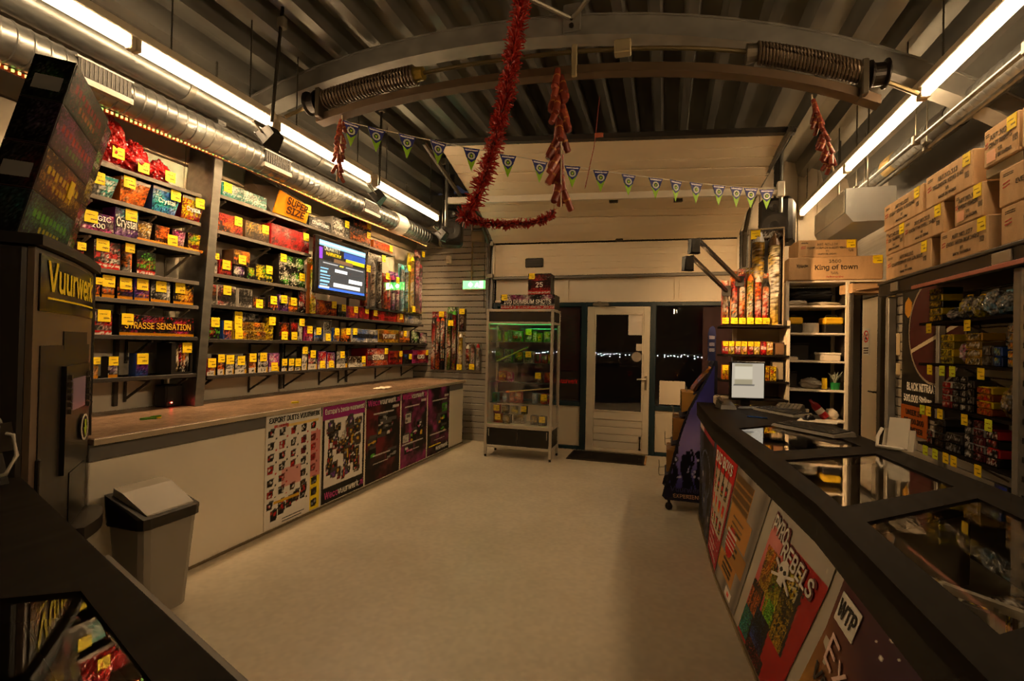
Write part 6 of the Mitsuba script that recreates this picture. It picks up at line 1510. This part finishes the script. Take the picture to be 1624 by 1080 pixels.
# ------------------------------------------------------------------ wheeled display stand
t = thing('display_stand', 'blue wheeled display stand with a crowd print at the counter end', 'display stand')
prof = [(.03, .10), (.0, .13), (.02, .22), (.06, .36), (.10, .55), (.155, .75), (.21, .92), (.28, 1.06), (.36, 1.22), (.42, 1.36), (.44, 1.36), (.45, .10)]
SY0, SY1 = 4.66, 5.10
P = Polygon(prof)
put(t, 'side_panel', prism(P, SY0, SY0 + .02), bs('191a2e', .5)); put(t, 'side_panel', prism(P, SY1 - .02, SY1), bs('191a2e', .5))
nx, ny = 50, 120
X, Y = np.meshgrid(np.linspace(0, 1, nx), np.linspace(0, 1, ny))
sky_ = np.stack([.12 + .30 * np.exp(-((Y - .42) / .22) ** 2), .12 + .26 * np.exp(-((Y - .42) / .22) ** 2), .30 + .28 * np.exp(-((Y - .42) / .25) ** 2)], -1)
sky_ += .10 * (meshkit.fbm(np.stack([X * 3, Y * 5, 0 * X], -1), 4, 3)[..., None] - .5)
img = sky_; r = np.random.default_rng(12)
for _ in range(34):
    cx, top_ = r.uniform(0, 1), r.uniform(.16, .36)
    m = (np.abs(X - cx - .03 * np.sin(Y * 30 + cx * 9)) < r.uniform(.02, .05)) & (Y < top_ + (.1 if r.random() < .3 else 0)); img[m] = [.06, .06, .10]
    disc(img, cx, top_, r.uniform(.018, .03), np.array([.06, .06, .1]))
for _ in range(20): disc(img, r.uniform(0, 1), r.uniform(.14, .3), .008, np.array([.5, .5, .6]))
img = np.clip(img * 1.7, 0, 1); img[Y < .09] = [.12, .12, .24]
inset = P.buffer(-.018)
xs, zs = X * .45, .10 + Y * 1.26
import shapely
m, c = grid(img, lambda U, V: np.stack([.45 * U, 0 * U + SY0 - .0015, .10 + 1.26 * V], -1))
tri = m.vertices[m.faces].mean(1)
keep = shapely.contains_xy(inset, tri[:, 0], tri[:, 2])
m = trimesh.Trimesh(m.vertices, m.faces[keep], process=False)
put(t, 'side_print', m, 'mat_print', color=c)
letters(t, 'Vuurwerk', .06, .36, .185, .045, hexc('3a3f6e'), y=SY0 - .004); letters(t, 'EXPERIENCE', .06, .40, .13, .032, hexc('c9a58a'), y=SY0 - .004)
put(t, 'base', box(.02, .45, SY0 + .02, SY1 - .02, .10, .13, .004), bs('14131a', .5)); put(t, 'back_panel', box(.43, .45, SY0 + .02, SY1 - .02, .13, 1.36), bs('191a2e', .5))
for x in (.06, .40):
    for y in (SY0 + .05, SY1 - .05):
        w_ = put(t, 'castor', join(cyl(.032, -.012, .012, 16, 'y').apply_translation((x, y, .032)), box(x - .012, x + .012, y - .018, y + .018, .05, .10)), bs('171412', .5))
for i, (x0, z) in enumerate(((.02, .30), (.07, .58), (.14, .84), (.25, 1.05))):
    put(t, 'tray_shelf', hull([(x0, y, z) for y in (SY0 + .02, SY1 - .02)] + [(.43, y, z + .10) for y in (SY0 + .02, SY1 - .02)] + [(x0, y, z + .015) for y in (SY0 + .02, SY1 - .02)] + [(.43, y, z + .115) for y in (SY0 + .02, SY1 - .02)]), bs('2a2430', .5))
    put(t, 'wire_holder', join(*[tube([(x0 + .02, y, z + .01), (x0 - .05, y, z + .0), (x0 - .055, y, z + .07)], .004, 5) for y in (SY0 + .06, SY1 - .06)]), bs('9a9282', .35, .6))
hd = [(.365, 1.36), (.365, 1.60), (.375, 1.645), (.395, 1.665), (.41, 1.665), (.425, 1.645), (.43, 1.60), (.43, 1.36)]
put(t, 'header_sign', prism(hd, SY0 + .01, SY0 + .022), bs('2c3160', .45)); put(t, 'header_print', join(*[box(.375, .42, SY0 + .007, SY0 + .009, z, z + .03) for z in (1.44, 1.49, 1.55)]), bs('a9a4b8', .5))
LST = ((.0, .315, .17, .20, '9a6a34', 'bottom'), (.05, .60, .14, .20, '8d5f2e', 'second'), (.12, .86, .15, .18, 'a87a3a', 'third'))
for i, (x0, z, w, h, c, n) in enumerate(LST):
    for j, y in enumerate((SY0 + .03, SY0 + .16, SY0 + .29)):
        q = thing('brochure_pack', 'brown firework pack on the %s tier of the blue display stand, %s' % (n, ['nearest', 'middle', 'rear'][j]), 'firework pack', 'brown packs on the display stand')
        mt = Rm((x0 + .035, y + .11, z + .03), -90)
        put(q, 'pack', moved(hull([(0, 0, .0), (.115, 0, 0), (.115, .14, .04), (0, .14, .04), (0, -.0, h), (.115, -.0, h), (.115, .12, h), (0, .12, h)]), mt), bs(c, .4)); sheet(q, 'pack_print', art(12, 16, ['n', 'e', 'k'], 1200 + i * 5 + j), flat(.004, .111, .005, h - .005, -.002), mt)
for j, y in enumerate((SY0 + .03, SY0 + .16, SY0 + .29)):
    q = thing('foil_packet', 'shiny orange and dark packet on the top tier of the display stand, %s' % ['nearest', 'middle', 'rear'][j], 'packet', 'shiny packets on the display stand')
    g = lambda U, V, y=y: np.stack([.24 + .17 * V, y + .12 * U, 1.085 + .20 * V + .02 * np.sin(V * np.pi)], -1)
    m, c = grid(art(14, 20, ['o', 'k', 'v', 'e'], 1300 + j), g); m2 = trimesh.Trimesh(np.vstack([m.vertices, m.vertices + [.02, 0, -.015]]), np.vstack([m.faces, m.faces[:, ::-1] + len(m.vertices)]), process=False)
    put(q, 'foil', m2, 'mat_foil', color=np.vstack([c, c])); put(q, 'seal', box(.405, .415, y, y + .12, 1.275, 1.295), bs('c98a2a', .3))

# ------------------------------------------------------------------ bunting, firecracker strings, garland
t = thing('bunting', 'line of blue and green pennants strung across the room under the overhead door', 'bunting')
A_, B_ = np.array((-2.66, 3.50, 3.33)), np.array((1.09, 5.62, 3.11))
line = lambda q: A_ + (B_ - A_) * q + np.array([0, 0, -.10 * 4 * q * (1 - q) * .82])
put(t, 'cord', tube([line(q) for q in np.linspace(0, 1, 40)], .004, 5), bs('d8cfc0', .6))
PX = [0.0238, 0.072, 0.1323, 0.194, 0.2627, 0.3402, 0.4093, 0.4828, 0.5485, 0.614, 0.68, 0.73, 0.7812, 0.8397, 0.8862, 0.925, 0.968]
dirv = (B_ - A_) / np.linalg.norm(B_ - A_)
for i, q in enumerate(PX):
    p = line(q); w, h = .15, .205
    tilt = rng.uniform(-.25, .25)
    d = np.array([math.cos(math.atan2(dirv[1], dirv[0]) + tilt), math.sin(math.atan2(dirv[1], dirv[0]) + tilt), (line(min(q + .01, 1)) - line(max(q - .01, 0)))[2] / (.02 * 4.3)])
    nrm = np.cross(d, [0, 0, 1]); nrm /= np.linalg.norm(nrm)
    loc = lambda x, z, off: p + d * x + np.array([0, 0, z]) + nrm * off
    def tri(pts, off, th=.0018): return hull([loc(x, z, off) for x, z in pts] + [loc(x, z, off - th) for x, z in pts])
    k = put(t, 'pennant', tri([(-w / 2, 0), (w / 2, 0), (.0, -h)], 0), bs('8fbf22', .5))
    put(k, 'blue_field', join(*[tri([(-w / 2, 0), (w / 2, 0), (w * .29, -h * .42), (0, -h * .62), (-w * .29, -h * .42)], o) for o in (.0015, -.0015)]), bs('2b2f78', .5))
    put(k, 'white_strip', tri([(-w * .40, -.012), (w * .40, -.012), (w * .37, -.024), (-w * .37, -.024)], .0032), bs('d9d4e0', .5))
    ring = [(.034 * math.cos(a), -h * .33 + .034 * math.sin(a)) for a in np.arange(12) * math.pi / 6]
    put(k, 'emblem', tri(ring, .0036), bs('c9ccc0', .5)); put(k, 'emblem_mark', join(tri([(x * .55, (z + h * .33) * .6 - h * .33) for x, z in ring], .0052), ), bs('3c4a3a', .5)); put(k, 'emblem_arrow', tri([(-.012, -h * .30), (.012, -h * .30), (.0, -h * .42)], .0066), bs('a6d02a', .5))

def crackers(top, bot, n, spread, label, size):
    t = thing('firecracker_string', label, 'firecracker string')
    r = np.random.default_rng(n)
    top, bot = np.array(top), np.array(bot)
    put(t, 'cord', tube([top + [0, 0, .06], top, (top + bot) / 2 + [.01, 0, 0], bot], .006, 6), bs('c9b79a', .7))
    for i in range(n):
        q = (i + .3) / n
        c = top + (bot - top) * q * .93
        ang = r.uniform(0, 2 * np.pi); s = spread * (0.7 + .6 * q)
        o = np.array([math.cos(ang), math.sin(ang), 0]) * s
        a, b = c + o * .25 + [0, 0, size * .35], c + o * 1.2 - [0, 0, size * .65]
        k = put(t, 'cracker', tube([a, a + (b - a) * .06, a + (b - a) * .94, b], [size * .16, size * .19, size * .19, size * .16], 9), bs(['833526', '94422f', '6e2a1e'][i % 3], .35), smooth=50)
        put(k, 'gold_band', tube([a + (b - a) * .42, a + (b - a) * .5], size * .196, 9, caps=False), bs('b5793a', .35, .3))
    return t
crackers((-2.58, 3.44, 3.28), (-2.62, 3.44, 2.79), 26, .04, 'red firecracker string hanging left from the spring channel', .075)
crackers((-.80, 3.62, 3.50), (-.76, 3.62, 2.50), 40, .07, 'long red firecracker string hanging in the middle beside the tinsel garland', .14)
crackers((.935, 3.80, 3.16), (1.07, 3.80, 2.68), 28, .035, 'red firecracker string hanging at the right below the spring channel', .075)
def garland(pts, label, rad, per):
    t = thing('tinsel_garland', label, 'garland')
    from scipy.interpolate import CubicSpline
    pts = np.array(pts); s = np.r_[0, np.cumsum(np.linalg.norm(np.diff(pts, axis=0), axis=1))]
    cs = CubicSpline(s, pts); n = int(s[-1] / .03); P_ = cs(np.linspace(0, s[-1], n))
    put(t, 'cord', tube(P_, .014, 6), bs('4a1512', .5))
    r = np.random.default_rng(5)
    V, Fc, nv = [], [], 0
    m_ = int(s[-1] * per)
    ctr = cs(r.uniform(0, s[-1], m_)); tang = r.normal(0, 1, (m_, 3)); tang /= np.linalg.norm(tang, axis=1, keepdims=True)
    side = np.cross(tang, r.normal(0, 1, (m_, 3))); side /= np.linalg.norm(side, axis=1, keepdims=True)
    ln = rad * r.uniform(.6, 1.15, (m_, 1)); wd = .006
    v = np.stack([ctr - side * wd, ctr + side * wd, ctr + tang * ln + side * wd * .7, ctr + tang * ln - side * wd * .7], 1).reshape(-1, 3)
    f = (np.arange(m_)[:, None, None] * 4 + np.array([[0, 1, 2], [0, 2, 3]])).reshape(-1, 3)
    k = put(t, 'tinsel', trimesh.Trimesh(v, f, process=False), bs('a52a20', .45, .0)); labels[k] = {'kind': 'stuff'}
garland([(-1.045, 3.47, 4.15), (-1.108, 3.43, 3.58), (-1.204, 3.42, 3.08), (-1.319, 3.42, 2.667), (-1.431, 3.42, 2.447), (-1.47, 3.42, 2.41)], 'thick red tinsel garland hanging down from the ceiling before the roof beam', .085, 1300)
garland([(-1.47, 3.43, 2.41), (-1.35, 3.45, 2.383), (-1.2, 3.47, 2.36), (-1.0, 3.51, 2.37), (-.87, 3.55, 2.40), (-.81, 3.58, 2.47)], 'thin end of red tinsel swagged sideways to the middle firecracker string', .045, 1100)
k = thing('hanging_cord', 'thin red cord hanging down beside the middle firecracker string', 'cord'); put(k, 'cord', tube([(-.62, 4.6, 3.8), (-.66, 4.6, 3.35), (-.74, 4.6, 2.95)], .004, 5), bs('8a2a1e', .6)); put(k, 'handle', box(-.66, -.58, 4.59, 4.61, 3.42, 3.46, .004), bs('a8553a', .5))
k = thing('hanging_cord', 'white string loop dangling by the left end of the garland', 'cord'); put(k, 'cord', tube([(-1.36, 3.48, 2.86), (-1.39, 3.48, 2.62), (-1.425, 3.48, 2.44), (-1.42, 3.48, 2.33)], .004, 5), bs('d6c9b4', .6))

# ------------------------------------------------------------------ foreground counter at the lower left, with the white cable device
k = thing('glass_counter', 'dark glass-topped counter in the lower left foreground', 'counter')
OUT = [(-1.98, 1.055), (-1.12, .74), (-.47, .505), (-.36, .30), (-.36, -.20), (-2.10, -.20), (-2.20, .90)]
GL = [(-1.10, .56), (-1.0, .625), (-.56, .46), (-.46, .26), (-.46, 0), (-1.2, 0)]
put(k, 'top_frame', slab(Polygon(OUT).difference(Polygon(GL)), .955, 1.0), 'mat_blackwood'); put(k, 'glass_top', slab(Polygon(GL).buffer(-.001), .99, .994), 'mat_glass')
put(k, 'body', slab(Polygon(OUT).buffer(-.03).difference(Polygon(OUT).buffer(-.05)), .012, .955), bs('28231d', .5)); put(k, 'inner_shelf', slab(Polygon(OUT).buffer(-.05), .70, .72), bs('3a332b', .5)); put(k, 'plinth', slab(Polygon(OUT).buffer(-.08), 0, .012), bs('14110f', .5))
put(k, 'edge_strip', slab([(-1.12, .741), (-.47, .506), (-.47, .516), (-1.12, .751)], .955, .998), bs('5c564d', .5))
r = np.random.default_rng(31)
for i, (x, y) in enumerate(((-.98, .52), (-.90, .60), (-.80, .55), (-.72, .50), (-1.06, .40), (-.85, .40), (-1.15, .50))):
    cols = ['kre', 'rke', 'koy', 'reo', 'kyd', 'dkw', 'kse'][i]
    t = thing('firecracker_pack', '%s and %s firecracker pack under the foreground glass, %s' % (CNAME[cols[0]], CNAME[cols[1]], ['far left', 'far middle', 'far right', 'near right', 'centre', 'nearest', 'leftmost'][i]), 'firecracker pack', 'packs under the foreground glass')
    mt = Rm((x, y, .721), r.uniform(-40, 40)); w, h = .09, r.uniform(.08, .17)
    put(t, 'pack', box(0, w, 0, .06, 0, h, .004), bs(COL[cols[0]] * .8, .3), mt); sheet(t, 'front_print', art(12, 16, list(cols), 1400 + i), flat(.003, w - .003, .003, h - .003, -.0015), mt); sheet(t, 'top_print', art(12, 8, list(cols), 1420 + i), lambda U, V: np.stack([.003 + (w - .006) * U, .004 + .052 * V, h + .0015 + 0 * U], -1), mt)
    if i == 4: price_tag(t, .01, .02, -.006, mt)
t = thing('barcode_scanner', 'dark handheld scanner with a looping white cable at the left photo edge', 'scanner')
put(t, 'cradle', hull([(-2.02, .93, 1.0), (-1.93, .93, 1.0), (-1.93, 1.0, 1.0), (-2.02, 1.0, 1.0), (-2.0, .95, 1.10), (-1.95, .95, 1.10), (-1.95, .99, 1.10), (-2.0, .99, 1.10)]), bs('16130f', .4))
put(t, 'scanner_head', hull([(-2.03, .93, 1.10), (-1.94, .93, 1.10), (-1.94, 1.02, 1.10), (-2.03, 1.02, 1.10), (-2.01, .92, 1.17), (-1.92, .94, 1.19), (-1.93, 1.0, 1.19), (-2.02, 1.0, 1.17)]), bs('231f1a', .4)); put(t, 'grey_ring', moved(lathe([(.035, -.01), (.045, -.01), (.045, .01), (.035, .01)], 20, 'y'), Rm((-1.965, .95, 1.18), 30)), bs('6f6a60', .4))
put(t, 'cable', tube([(-1.97, .96, 1.17), (-1.92, 1.0, 1.15), (-1.90, 1.0, 1.09), (-1.91, .98, 1.035), (-1.97, .95, 1.015), (-2.05, .92, 1.01)], .006, 8), bs('d8d0be', .4), smooth=True)
